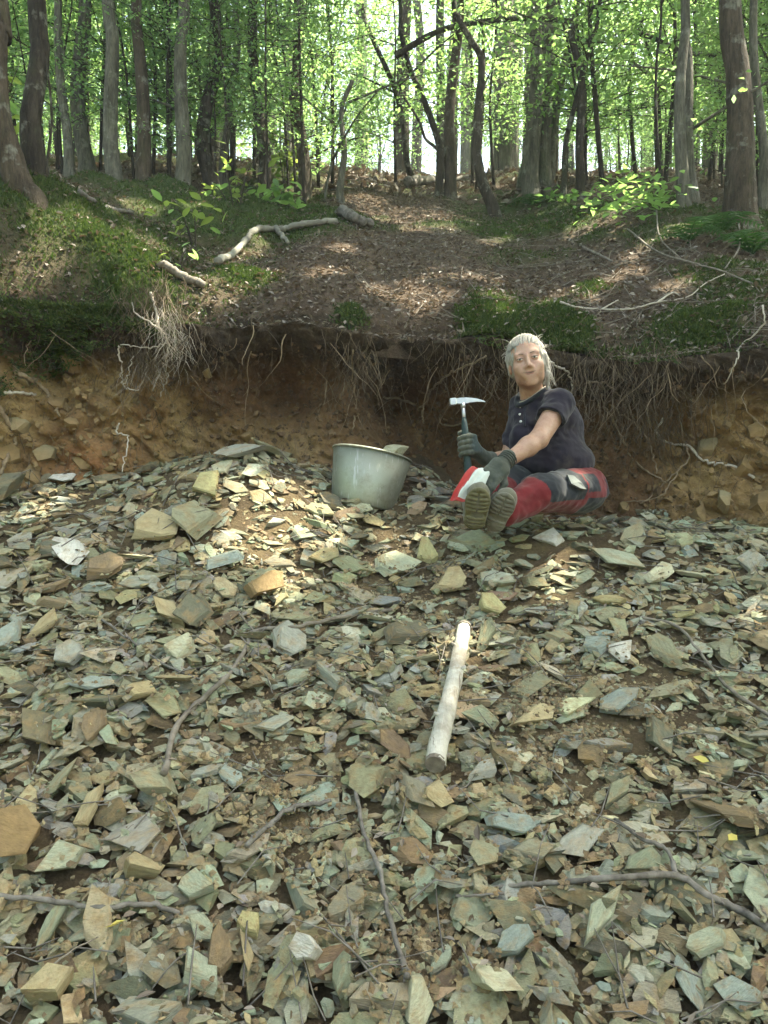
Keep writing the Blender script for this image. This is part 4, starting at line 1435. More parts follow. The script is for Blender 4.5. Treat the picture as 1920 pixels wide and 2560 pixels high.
def tree(label, stems, mat, crown=True, group=None, kind='beech_tree', low=0, flare=1.5, d=None, cat='tree', up=6.0):
    """stems: list of (photo polyline base->top, width px at base, width px at top)"""
    bx, by = stems[0][0][0]
    if d is None:
        q = GF(bx, by)
        d = q[1]
        base = q
    else:
        base = P(bx, by, d)
        base[2] = h_floor(base[0], base[1])
    dd = d / cp * 1.0
    s = dd / F
    root = empty(kind, base, label, cat, group)
    for si, (pl, w0, w1) in enumerate(stems):
        depth = dd + (0.12 * si if si else 0)
        pts = np.array([P(px, py, depth) for (px, py) in pl])
        pts[:, 1] += np.linspace(0, 0.05 * si, len(pts))
        if si == 0:
            pts = np.vstack([[pts[0][0] + 0.05, base[1] - 0.02, base[2] - 0.7], pts])
        else:
            pts = np.vstack([pts[0] - np.array([0, 0, 0.35]), pts])
        topd = pts[-1] - pts[-2]
        topd = topd / (np.linalg.norm(topd) + 1e-9)
        if pl[-1][1] <= 5 and up:
            for q in range(3):
                topd = topd * 0.6 + np.array([0, 0, 0.4])
                pts = np.vstack([pts, pts[-1] + topd * up / 3])
            w2 = w1 * 0.45
        else:
            w2 = w1
        n = 7 * len(pts)
        p = spline(pts, n)
        p[:, :2] += 0.03 * np.stack([np.sin(np.linspace(0, 12, n) + si + 1.7 * len(trees)), np.cos(np.linspace(0, 9, n) + len(trees))], 1) * np.clip((p[:, 2] - base[2]) / 0.5, 0, 1)[:, None]
        zr = (p[:, 2] - base[2])
        seen = np.clip((p[:, 2] - pts[1][2]) / max(0.2, (P(pl[-1][0], pl[-1][1], depth)[2] - pts[1][2])), 0, 1)
        rad = 0.84 * s * 0.5 * (w0 + (w1 - w0) * seen)
        above = np.clip((p[:, 2] - P(0, 0, depth)[2]) / max(up, 0.1), 0, 1)
        rad = rad * (1 - 0.5 * above) * (1 + (flare - 1) * np.exp(-np.maximum(zr, -0.05) / 0.16))
        mb = MB()
        mb.tube(p, rad, 12 if w0 > 25 else 7, True, 0.025)
        trunk = mb.build('trunk', mat, root, True, origin=base)
        if crown and pl[-1][1] <= 5 and (len(trees) + si) % 3 == 0:
            c = tag(link('crown', CROWNS[(len(trees) + si) % 5], root), kind='stuff')
            c.location = Vector([float(v) for v in (p[-1] - base)]) + Vector((0, 0, 0.3))
            c.rotation_euler.z = len(trees) * 1.3 + si
    if low:
        r = np.random.default_rng(len(trees) + 60)
        for _ in range(low):
            a = r.uniform(0, 6.28)
            z0 = r.uniform(0.5, 3.2)
            i = int(np.argmin(abs(p[:, 2] - base[2] - z0)))
            p0 = p[i]
            p1 = p0 + np.array([math.cos(a), math.sin(a), 0.35]) * r.uniform(0.7, 1.5)
            mb = MB()
            mb.tube(spline([p0, (p0 + p1) / 2 + np.array([0, 0, 0.06]), p1], 8), np.linspace(0.014, 0.004, 8), 5)
            b = mb.build('branch', mat, root, True, origin=base)
            C = spray_points(r, p0 - base, p1 - base, 150, 0.4)
            tag(link('leaf_spray', leaf_mesh('leaf_spray', C, r.uniform(0.02, 0.038, len(C)), M['leaf'], 0.45, 0.1, int(a * 100)), b), kind='stuff')
    trees.append(root)
    return root


def k(*pts):
    return [(x * K, y * K) for x, y in pts]


BG, BD, BB = M['bark_grey'], M['bark_dark'], M['bark_brown']
tree('big grey tree leaning out to the left above the mossy mound', [(k((78, 478), (40, 400), (22, 300), (5, 180), (-12, 60), (-22, 0)), 80, 58)], BB, flare=1.35)
tree('dark straight tree just behind the big leaning tree', [(k((85, 425), (80, 330), (74, 220), (72, 100), (72, 0)), 62, 52)], BD, low=2)
tree('thin dark sapling stem beside the dark straight tree', [(k((104, 452), (100, 380), (97, 260), (94, 130), (92, 0)), 9, 6)], BD, kind='young_tree', flare=1.2)
tree('slim grey tree between the dark straight tree and the sunlit tree', [(k((150, 392), (140, 300), (134, 180), (130, 0)), 30, 22)], BG, low=1)
tree('grey tree with sunlit right side at the far left', [(k((188, 385), (177, 300), (172, 200), (178, 80), (180, 0)), 46, 36)], BG)
tree('pale bluish grey tree trunk far back on the left', [(k((250, 412), (244, 320), (238, 200), (238, 80), (236, 0)), 46, 36)], BG, low=1)
tree('dark brown trunk standing alone between two paler trunks', [(k((312, 418), (308, 340), (304, 200), (302, 80), (300, 0)), 46, 30)], BB, low=2)
tree('smooth brown-grey trunk with hidden foot behind pale leaves', [(k((392, 430), (394, 340), (396, 200), (396, 90), (392, 0)), 46, 34)], BG, low=2)
tree('bowed trunk curving away to the right at its foot', [(k((462, 432), (445, 330), (452, 220), (470, 120), (456, 0)), 44, 32)], BD, low=2)
tree('faint trunk standing close behind the bowed trunk', [(k((484, 420), (488, 320), (494, 200), (508, 90), (516, 0)), 24, 20)], BG)
tree('very dark slender trunk rising above the sunlit shrub', [(k((572, 442), (566, 350), (556, 250), (552, 120), (552, 0)), 38, 28)], BD, low=2)
tree('short brown broken trunk hung with leaves', [(k((655, 440), (656, 380), (652, 280), (646, 215), (640, 160), (636, 0)), 40, 22)], BB, low=3)
tree('thin sunlit forked young tree beside the path', [(k((738, 448), (737, 390), (738, 300), (745, 230), (756, 175)), 22, 13), (k((705, 420), (712, 340), (730, 270), (742, 220)), 8, 5)], BG, kind='young_tree', low=3)
tree('thin dark tree leaning left over the far litter', [(k((898, 412), (882, 350), (868, 270), (850, 200), (835, 150), (800, 60), (785, 0)), 20, 12)], BD, kind='young_tree', low=1)
tree('pair of thin trunks leaning left at the end of the path', [(k((950, 432), (946, 340), (934, 280), (915, 210), (890, 140), (868, 60), (860, 0)), 24, 12), (k((945, 330), (920, 290), (890, 240), (868, 180)), 10, 6)], BD, kind='young_tree', low=1)
tree('stout straight trunk behind the pair of leaning trunks', [(k((972, 436), (972, 370), (976, 270), (980, 180), (984, 90), (988, 0)), 34, 26)], BB)
tree('slender tree winding up in an S curve in the middle', [(k((1072, 478), (1050, 400), (1036, 320), (1034, 220), (1034, 130), (1010, 85), (990, 40), (986, 0)), 34, 15)], BD, low=1, flare=1.4)
tree('thick old trunk of several stems grown together', [(k((1150, 432), (1146, 330), (1152, 220), (1160, 100), (1160, 0)), 54, 30), (k((1176, 430), (1170, 330), (1180, 200), (1190, 90), (1192, 0)), 50, 26),
      (k((1185, 420), (1190, 330), (1210, 220), (1236, 90), (1246, 0)), 30, 20), (k((1128, 425), (1132, 360), (1146, 240), (1150, 120)), 26, 14)], BG, flare=1.3)
tree('slim tree with two stems crossing beside the thick old trunk', [(k((1250, 442), (1256, 360), (1256, 230), (1246, 130), (1240, 60)), 28, 20), (k((1215, 420), (1222, 320), (1250, 220), (1278, 90), (1292, 0)), 18, 12)], BD, low=1)
tree('tree with two trunks side by side left of the big tree', [(k((1478, 470), (1476, 370), (1472, 200), (1474, 80), (1476, 0)), 38, 26), (k((1500, 462), (1494, 370), (1484, 250), (1482, 120), (1486, 0)), 42, 20)], BG, low=2)
tree('big brown trunk with a ferny foot on the right', [(k((1600, 500), (1600, 420), (1592, 300), (1590, 150), (1586, 0)), 88, 62)], BB, flare=1.5)
tree('slim trunk close behind the big brown trunk', [(k((1648, 470), (1644, 350), (1640, 200), (1638, 0)), 30, 22)], BG, low=1)
tree('thin young stem before the far light on the right', [(k((1422, 448), (1424, 360), (1428, 260), (1424, 120), (1420, 0)), 10, 7)], BD, kind='young_tree', flare=1.2, low=3)
tree('pale smooth trunk in haze left of the thick old trunk', [(k((1112, 440), (1114, 300), (1118, 150), (1122, 0)), 26, 24)], BG, d=15)

# dead leaning trunk across the top
for label, pl, w0, w1, d in [('dead limb arching over between the curved tree and the old trunk', k((855, 120), (900, 92), (962, 62), (1050, 46), (1140, 40), (1240, 46)), 16, 12, 8.6),
                             ('slanting dead limb caught on the two-trunked tree', k((1335, 64), (1400, 78), (1480, 112), (1560, 124)), 13, 9, 8.8),
                             ('pale broken limb slanting down before the far light', k((1360, 130), (1400, 160), (1440, 200)), 10, 7, 9.5)]:
    p = spline([P(x, y, d) for x, y in pl], 24)
    mb = MB()
    mb.tube(p, np.linspace(w0, w1, 24) * 0.5 * d / F * (1 + rng.normal(0, 0.08, 24)), 8)
    tag(mb.build('dead_limb', BD if 'pale' not in label else M['stick'], None, True, loc=p[0], origin=p[0]), label, 'limb')

# far trees: copies of two plain trees
far_labels = ('one of many far trunks dim between the nearer trees', 'far trees deep in the wood')
src = []
for i in range(4):
    r = np.random.default_rng(800 + i)
    root = empty('far_tree', (0, 0, 0), far_labels[0], 'tree', far_labels[1])
    p = spline([(0, 0, -0.4), (r.normal(0, 0.05), 0, 2), (r.normal(0, 0.2), 0, 5), (r.normal(0, 0.35), 0.1, 9), (r.normal(0, 0.5), 0, 13)], 26)
    mb = MB()
    mb.tube(p, np.linspace(0.15, 0.06, 26), 8, True, 0.03)
    mb.build('trunk', [BG, BD, BB, BG][i], root)
    for q in range(1):
        c = tag(link('crown', CROWNS[(i + q) % 5], root), kind='stuff')
        c.location = (p[-1][0], 0, 8.4 + 3.4 * q)
        c.scale = (1.2, 1.2, 1.2)
    src.append(root)


def copy_tree(o, loc, rz, sc):
    c = o.copy()
    COL.objects.link(c)
    c.location = loc
    c.rotation_euler.z = rz
    c.scale = (sc, sc, sc)
    for ch in list(o.children):
        d = ch.copy()
        COL.objects.link(d)
        d.parent = c
        for g in list(ch.children):
            e = g.copy()
            COL.objects.link(e)
            e.parent = d
    return c


r = np.random.default_rng(91)
nfar = 0
while nfar < 80:
    y = r.uniform(12.5, 40)
    x = r.uniform(-1, 1) * (0.62 * y + 3.0)
    z = float(h_floor(x, y))
    loc = (x, y, z)
    sc = r.uniform(0.55, 1.35)
    if nfar < 4:
        o = src[nfar]
        o.location = loc
        o.scale = (sc, sc, sc)
    else:
        copy_tree(src[r.integers(4)], loc, r.uniform(0, 6.28), sc)
    nfar += 1

# saplings filling the understory
sap_src = []
for i in range(7):
    r = np.random.default_rng(700 + i)
    root = empty('sapling', (0, 0, 0), 'slender leafy sapling in the green understory among the trunks', 'sapling', 'saplings of the understory')
    H = r.uniform(2.8, 4.2)
    p = spline([(0, 0, -0.1), (r.normal(0, 0.08), r.normal(0, 0.08), H * 0.35), (r.normal(0, 0.16), r.normal(0, 0.16), H * 0.7), (r.normal(0, 0.3), r.normal(0, 0.3), H)], 16)
    mb = MB()
    mb.tube(p, np.linspace(0.022, 0.005, 16), 6)
    C = []
    for _ in range(26):
        j = r.integers(3, 16)
        a = r.uniform(0, 6.28)
        L = r.uniform(0.45, 1.15) * (1.15 - 0.5 * j / 16)
        p0 = p[j]
        p1 = p0 + np.array([math.cos(a), math.sin(a), r.uniform(0.0, 0.45)]) * L
        mb.tube([p0, (p0 + p1) / 2 + np.array([0, 0, 0.04]), p1], [0.007, 0.005, 0.002], 4, False)
        C.append(spray_points(r, p0 + (p1 - p0) * 0.15, p1, 62, 0.32))
    mb.build('stem', BD, root)
    C = np.vstack(C)
    tag(link('crown', leaf_mesh('crown', C, r.uniform(0.018, 0.036, len(C)), M['leaf'], 0.55, 0.12, 40 + i), root), kind='stuff')
    sap_src.append(root)
r = np.random.default_rng(17)
n = 0
while n < 235:
    y = 7.8 + 18 * r.random() ** 1.4
    x = r.uniform(-1, 1) * (0.58 * y + 1.0)
    u = x / y * F + 960
    if 800 < u < 1420 and r.random() < (0.62 if y < 16 else 0.35):
        continue
    if y < 9.0 and 860 < u < 1400:
        continue
    z = float(h_floor(x, y))
    sc = r.uniform(0.7, 1.45)
    if n < 7:
        o = sap_src[n]
        o.location = (x, y, z)
        o.scale = (sc, sc, sc)
    else:
        copy_tree(sap_src[r.integers(7)], (x, y, z), r.uniform(0, 6.28), sc)
    n += 1

n = 0
while n < 24:
    y = r.uniform(7.0, 9.6)
    x = r.uniform(-1, 1) * (0.52 * y)
    u = x / y * F + 960
    if 800 < u < 1280 or (n % 3 and 1280 < u < 1700):
        n += 0.2
        continue
    copy_tree(sap_src[r.integers(7)], (x, y, float(h_floor(x, y))), r.uniform(0, 6.28), r.uniform(0.6, 0.85))['label'] = 'low leafy young sapling standing in front of the trunks near the crest'
    n += 1

# deep wood: leaf masses too far to tell apart
r = np.random.default_rng(19)
C = []
for _ in range(250):
    y = r.uniform(22, 46)
    x = r.uniform(-1, 1) * (0.6 * y)
    u = x / y * F + 960
    if 860 < u < 1320 and r.random() < 0.55:
        continue
    z0 = float(h_floor(x, y))
    zc_ = z0 + r.uniform(0.5, 16)
    C.append(r.normal(0, 1, (200, 3)) * np.array([1.5, 1.5, 0.8]) + np.array([x, y, zc_]))
C = np.vstack(C)
tag(link('distant_foliage', leaf_mesh('distant_foliage', C, r.uniform(0.07, 0.13, len(C)), M['leaf'], 0.6, 0, 5)), kind='stuff')

# near saplings with leaves large enough to tell apart
LEAF = []
for i, mname in enumerate(('leaf_pale', 'leaf_pale', 'leaf')):
    V = np.array([[-1, 0, 0], [-0.55, 0.34, 0.1], [0.1, 0.46, 0.12], [0.65, 0.26, 0.06], [1.1, 0, -0.1], [0.65, -0.26, 0.06], [0.1, -0.46, 0.12], [-0.55, -0.34, 0.1], [-0.5, 0, 0], [0.1, 0, 0], [0.65, 0, -0.02]])
    Q = [[8, 9, 2, 1], [9, 10, 3, 2], [7, 6, 9, 8], [6, 5, 10, 9]]
    T = [[0, 8, 1], [0, 7, 8], [10, 4, 3], [10, 5, 4]]
    LEAF.append(np_mesh('leaf', V, [Q, T], M[mname], True))


def leafy(label, base_px, d, tips, nleaf, size, lm, cat='sapling', seed=0, on_floor=True, name='leafy_sapling'):
    r = np.random.default_rng(seed)
    b = P(*base_px, d)
    if on_floor:
        b = GF(*base_px)
        d = b[1] / cp
    root = empty(name, b, label, cat)
    for (tx, ty) in tips:
        e = P(tx, ty, d + r.normal(0, 0.12))
        p = spline([b - np.array([0, 0, 0.05]), b * 0.5 + e * 0.5 + np.array([0, 0, 0.10]), e], 12)
        mb = MB()
        mb.tube(p, np.linspace(0.007, 0.002, 12), 5)
        mb.build('stem', BD, root, True, origin=b)
        for q in range(nleaf):
            j = r.uniform(0.35, 1)
            c = p[int(j * 11)] + np.array([r.normal(0, 0.09), r.normal(0, 0.08), r.normal(0, 0.04)])
            o = link('leaf', LEAF[lm if r.random() < 0.8 else 2], root, Vector([float(v) for v in (c - b)]))
            s = size * r.uniform(0.7, 1.25)
            o.scale = (s, s, s)
            o.rotation_euler = (r.normal(0.35, 0.35), r.normal(0, 0.4), r.uniform(0, 6.28))


leafy('pale-leaved sapling spreading before the bowed trunk', (590, 545), 7, k((470, 320), (400, 440), (540, 380), (440, 400), (520, 440), (560, 330), (350, 480)), 11, 0.042, 0, seed=1)
leafy('branch of broad pale leaves at the upper left edge', (-30, 470), 4.7, k((10, 70), (45, 130), (5, 250), (35, 190), (20, 330)), 10, 0.042, 0, seed=2, on_floor=False)
leafy('bright bush catching full sun left of the broken trunk', (715, 490), 8, k((610, 300), (640, 330), (600, 350), (630, 380), (590, 290)), 15, 0.055, 0, 'bush', seed=3, name='sunlit_bush')
leafy('low dark leafy bush under the very dark slender trunk', (690, 540), 7, k((590, 430), (560, 450), (620, 420), (640, 450), (600, 470)), 16, 0.05, 2, 'bush', seed=4, name='dark_bush')
leafy('leafy sapling over the left end of the birch-like branch', (490, 640), 6, k((370, 450), (420, 470), (390, 500)), 9, 0.045, 0, seed=5)
leafy('small pale seedling on the lip by the sunlit roots', (432, 700), 5, k((425, 560), (440, 585)), 5, 0.035, 0, 'seedling', seed=6, name='seedling')
leafy('light green spray beside the thick old trunk', (1390, 520), 8, k((1200, 440), (1240, 460), (1170, 470), (1280, 470)), 12, 0.045, 2, seed=7)

# low leafy plants by the right hand trunks
r = np.random.default_rng(23)
for i in range(16):
    px, py = r.uniform(1420, 1680), r.uniform(500, 590)
    b = GF(px, py)
    root = empty('leafy_plant', b, 'knee-high green plant in the leafy patch between the old trunk and the big tree', 'plant', 'low leafy plants on the floor')
    for q in range(16):
        h = r.uniform(0.05, 0.28)
        o = link('leaf', LEAF[2], root, (r.normal(0, 0.13), r.normal(0, 0.12), h))
        s = r.uniform(0.03, 0.05)
        o.scale = (s, s, s)
        o.rotation_euler = (r.normal(0.2, 0.3), r.normal(0, 0.3), r.uniform(0, 6.28))

# ferns round the big trunk
for i, (px, py, nf, sz, lab) in enumerate([(1800, 590, 8, 0.32, 'dark fern growing at the foot of the big brown trunk'), (1880, 640, 8, 0.34, 'dark fern cut by the right edge below the big brown trunk'), (1720, 610, 7, 0.32, 'fern left of the big brown trunk with low fronds'),
                                           (1330, 520, 7, 0.32, 'dark fern below the thick old trunk of several stems')]):
    b = GF(px, py)
    root = empty('fern', b, lab, 'fern')
    for q in range(nf):
        a = q / nf * 6.28 + r.uniform(-0.2, 0.2)
        L = sz * r.uniform(0.75, 1.15)
        mb = MB()
        sp_t = np.linspace(0, 1, 12)
        rx = L * sp_t * 0.85
        rz = L * (1.1 * sp_t - 0.95 * sp_t ** 2)
        p = np.stack([np.cos(a) * rx, np.sin(a) * rx, rz], 1)
        mb.tube(p, np.linspace(0.004, 0.001, 12), 4, False)
        sd = np.array([-math.sin(a), math.cos(a), 0])
        for j in range(1, 12):
            w = 0.30 * L * math.sin(0.35 + 2.6 * j / 12)
            for sg_ in (1, -1):
                e = p[j] + sd * sg_ * w + (p[j] - p[j - 1]) * 0.8 - np.array([0, 0, 0.12 * w])
                f = (p[j] - p[j - 1]) * 0.42
                mb.add([p[j] - f, p[j] + f, e], T=[[0, 1, 2]])
        mb.build('frond', M['leaf_dark'], root, False)

# unseen leaf masses added beside and behind the camera to block low sky
r = np.random.default_rng(61)
C = []
for _ in range(400):
    a = r.uniform(0, 6.28)
    x, y = math.cos(a) * r.uniform(9, 15), -4 + math.sin(a) * r.uniform(8, 14)
    if y > 5.5 or (y > 1 and abs(x) < 7):
        continue
    C.append(r.normal(0, 1, (170, 3)) * np.array([1.2, 1.2, 0.8]) + np.array([x, y, r.uniform(0.0, 8.5)]))
C = np.vstack(C)
tag(link('sky_block_foliage', leaf_mesh('sky_block_foliage', C, r.uniform(0.09, 0.15, len(C)), M['leaf'], 0.6, 0, 6)), kind='stuff')

# ------------------------------------------------------------------ unseen leaf layer shaped to block the sun, gaps cut where flecks should fall
S = np.array(TO_SUN)
SUNNY = []


def sunny(p, rad):
    SUNNY.append((np.asarray(p, float), rad))


for (px, py, rad) in [(720, 1240, 0.13), (790, 1275, 0.12), (640, 1300, 0.10), (600, 1330, 0.07), (850, 1275, 0.04), (690, 1350, 0.07), (750, 1420, 0.06), (690, 1470, 0.05), (830, 1340, 0.05),
                      (174, 1385, 0.025), (330, 1400, 0.03), (160, 1215, 0.07), (110, 1250, 0.05), (1375, 1350, 0.06), (1430, 1375, 0.05), (1090, 1310, 0.05), (1400, 1430, 0.05), (1158, 1590, 0.06), (1140, 1650, 0.02), (1120, 1780, 0.015),
                      (1890, 1510, 0.04), (1060, 1330, 0.03), (990, 1300, 0.04), (600, 1190, 0.05)]:
    sunny(G(px, py), rad * 1.12)
for (px, py, rad) in [(425, 790, 0.12), (405, 850, 0.07), (430, 890, 0.06), (400, 950, 0.045), (325, 900, 0.05), (330, 960, 0.035), (318, 1080, 0.03), (330, 1120, 0.025)]:
    sunny(bank_pt(px, py, 0.06), rad)
for (px, py, rad) in [(560, 665, 0.09), (640, 620, 0.07), (370, 725, 0.12), (600, 705, 0.14), (560, 740, 0.08), (1110, 685, 0.14), (1050, 745, 0.15), (960, 740, 0.12), (1030, 540, 0.4), (960, 520, 0.3), (1080, 575, 0.2), (900, 500, 0.3), (1200, 540, 0.2),
                      (1240, 790, 0.06), (1500, 720, 0.07), (1680, 720, 0.09), (1480, 745, 0.06), (850, 620, 0.1), (330, 540, 0.15), (480, 560, 0.12), (280, 520, 0.12), (700, 500, 0.3), (1520, 540, 0.25), (1400, 500, 0.3), (1590, 640, 0.1)]:
    sunny(GF(px, py), rad)
sunny(P(715, 370, 7.6), 0.35)                      # bush
sunny(P(560, 380, 6.4), 0.10)
for (px, py, rad) in [(120, 640, 0.10), (210, 600, 0.08), (260, 660, 0.10), (330, 690, 0.10), (60, 700, 0.07), (400, 640, 0.08), (180, 560, 0.10), (90, 570, 0.06)]:
    sunny(GF(px, py), rad)
r = np.random.default_rng(3)
for _ in range(34):
    sunny(GF(r.uniform(150, 1750), r.uniform(500, 800)), r.uniform(0.05, 0.13))
HEAD = P(1325, 860, 3.46)
sunny(HEAD + np.array([0.03, 0.05, 0.07]), 0.085)
sunny(P(1385, 925, 3.5), 0.05)
sunny(P(1000, 1120, 3.85), 0.025)                    # bucket rim
sunny(P(1150, 1000, 3.4), 0.05)                     # hammer head

# no crown hangs in the way of those gaps
for o in [q for q in bpy.data.objects if q.name.startswith('crown') and q.parent and q.parent.name.split('.')[0] in ('beech_tree', 'young_tree', 'far_tree')]:
    c = np.array(o.parent.location) + np.array(o.location) * o.parent.scale[0]
    for (p, rad) in SUNNY:
        if p[1] < 8.2:
            d = c - p
            if d @ S > 0 and np.linalg.norm(d - (d @ S) * S) < 2.5:
                bpy.data.objects.remove(o)
                break

r = np.random.default_rng(29)
nC = 118000
lx, ly = r.uniform(-4.2, 4.2, nC), r.uniform(-0.6, 8.6, nC)
lz = np.where(ly < yfoot(lx), h_rub(lx, ly), h_floor(lx, ly))
hz = CZ + 7.6 + r.uniform(0, 3.6, nC)
C = np.stack([lx, ly, lz], 1) + S[None] * ((hz - lz) / S[2])[:, None]
thin = sstep(4.8, 7.6, ly) * 0.9 + 0.30 * sstep(2.6, 4.2, -lx)     # looser towards the back of the bank
keep = r.random(nC) > thin * (0.75 + 0.25 * np.clip(noise3(C[:, 0] * 0.9, C[:, 1] * 0.9, 3.3, 8) * 2, -1, 1))
size = r.uniform(0.055, 0.10, nC)
for (p, rad) in SUNNY:
    d = C - p
    d = d - (d @ S)[:, None] * S
    dist = np.linalg.norm(d, axis=1)
    rr = rad * (1 + 0.45 * noise3(d[:, 0] * 11 / max(rad * 8, 0.4), d[:, 1] * 11 / max(rad * 8, 0.4), rad * 50, 12))
    keep &= dist > rr + size * 0.45
C, size = C[keep], size[keep]
tag(link('sun_block_canopy', leaf_mesh('sun_block_canopy', C, size, M['leaf'], 0.45, 0.05, 77)), kind='stuff')

# ------------------------------------------------------------------ bucket
def frame(zdir, xhint=(1, 0, 0)):
    z = np.asarray(zdir, float)
    z = z / np.linalg.norm(z)
    y = np.cross(z, xhint)
    y /= np.linalg.norm(y)
    x = np.cross(y, z)
    return np.stack([x, y, z], 1)


M['zinc'] = simple_mat('galvanised_metal', (0.235, 0.25, 0.20), (0.33, 0.34, 0.275), 5, 0.52, 0.12, 0.002, metal=0.6)
_nt = M['zinc'].node_tree
_bs = _nt.nodes['Principled BSDF']
_old = _bs.inputs['Base Color'].links[0].from_socket
_c = mix(_nt, ramp(_nt, noise_node(_nt, 11, 6, 0.75), [(0.50, (0, 0, 0)), (0.66, (0.55, 0.55, 0.55))]), _old, (0.17, 0.145, 0.095))      # dried mud
_c = mix(_nt, ramp(_nt, noise_node(_nt, 60, 3, 0.6, stretch=(1, 1, 0.15)), [(0.60, (0, 0, 0)), (0.66, (0.5, 0.5, 0.5))]), _c, (0.45, 0.46, 0.43))   # scratches
_nt.links.new(_c, _bs.inputs['Base Color'])
BA = frame((0.19, 0.14, 0.97))
bc = P(908, 1252, 3.76) - BA[:, 2] * 0.035
bucket = empty('bucket', bc, 'grey metal bucket tilted on the rubble beneath the bank', 'bucket')


def lathe(mb, prof, A, o, sides=64):
    th = np.arange(sides) / sides * 2 * np.pi
    prof = np.asarray(prof, float)
    V = np.stack([prof[:, None, 0] * np.cos(th)[None], prof[:, None, 0] * np.sin(th)[None], np.repeat(prof[:, 1:2], sides, 1)], -1).reshape(-1, 3)
    i = np.arange(len(prof) - 1)[:, None] * sides
    j = np.arange(sides)[None, :]
    kk = (j + 1) % sides
    Q = np.stack([i + j, i + kk, i + sides + kk, i + sides + j], -1).reshape(-1, 4)
    mb.add(V @ A.T + o, Q)


zero = np.zeros(3)
mb = MB()
lathe(mb, [(0.001, 0.006), (0.138, 0.006), (0.146, 0.0), (0.152, 0.006), (0.157, 0.03), (0.1925, 0.262), (0.190, 0.262), (0.153, 0.03), (0.145, 0.012), (0.001, 0.012)], BA, zero)
mb.build('bucket_wall', M['zinc'], bucket, True)
mb = MB()
lathe(mb, [(0.1935 + 0.006 * math.cos(a), 0.264 + 0.006 * math.sin(a)) for a in np.linspace(0, 2 * np.pi, 9)], BA, zero)
mb.build('rim', M['zinc'], bucket, True)
for (lx_, ly_, s, lab, pg) in [(0.10, -0.02, 0.13, 'stone peeping over the rim inside the bucket', 'cream'), (-0.03, 0.02, 0.13, 'stone lying in the bucket below its rim', 'olive'), (0.02, -0.08, 0.12, 'flat stone at the near side inside the bucket', 'sage')]:
    put_stone(meshes[int(s * 100) % 36], BA, bc + BA @ np.array([lx_, ly_, 0.272 if 'peep' in lab else 0.18]), s, s * 0.8, 0.06, np.array(PIG[pg]), lab, None)


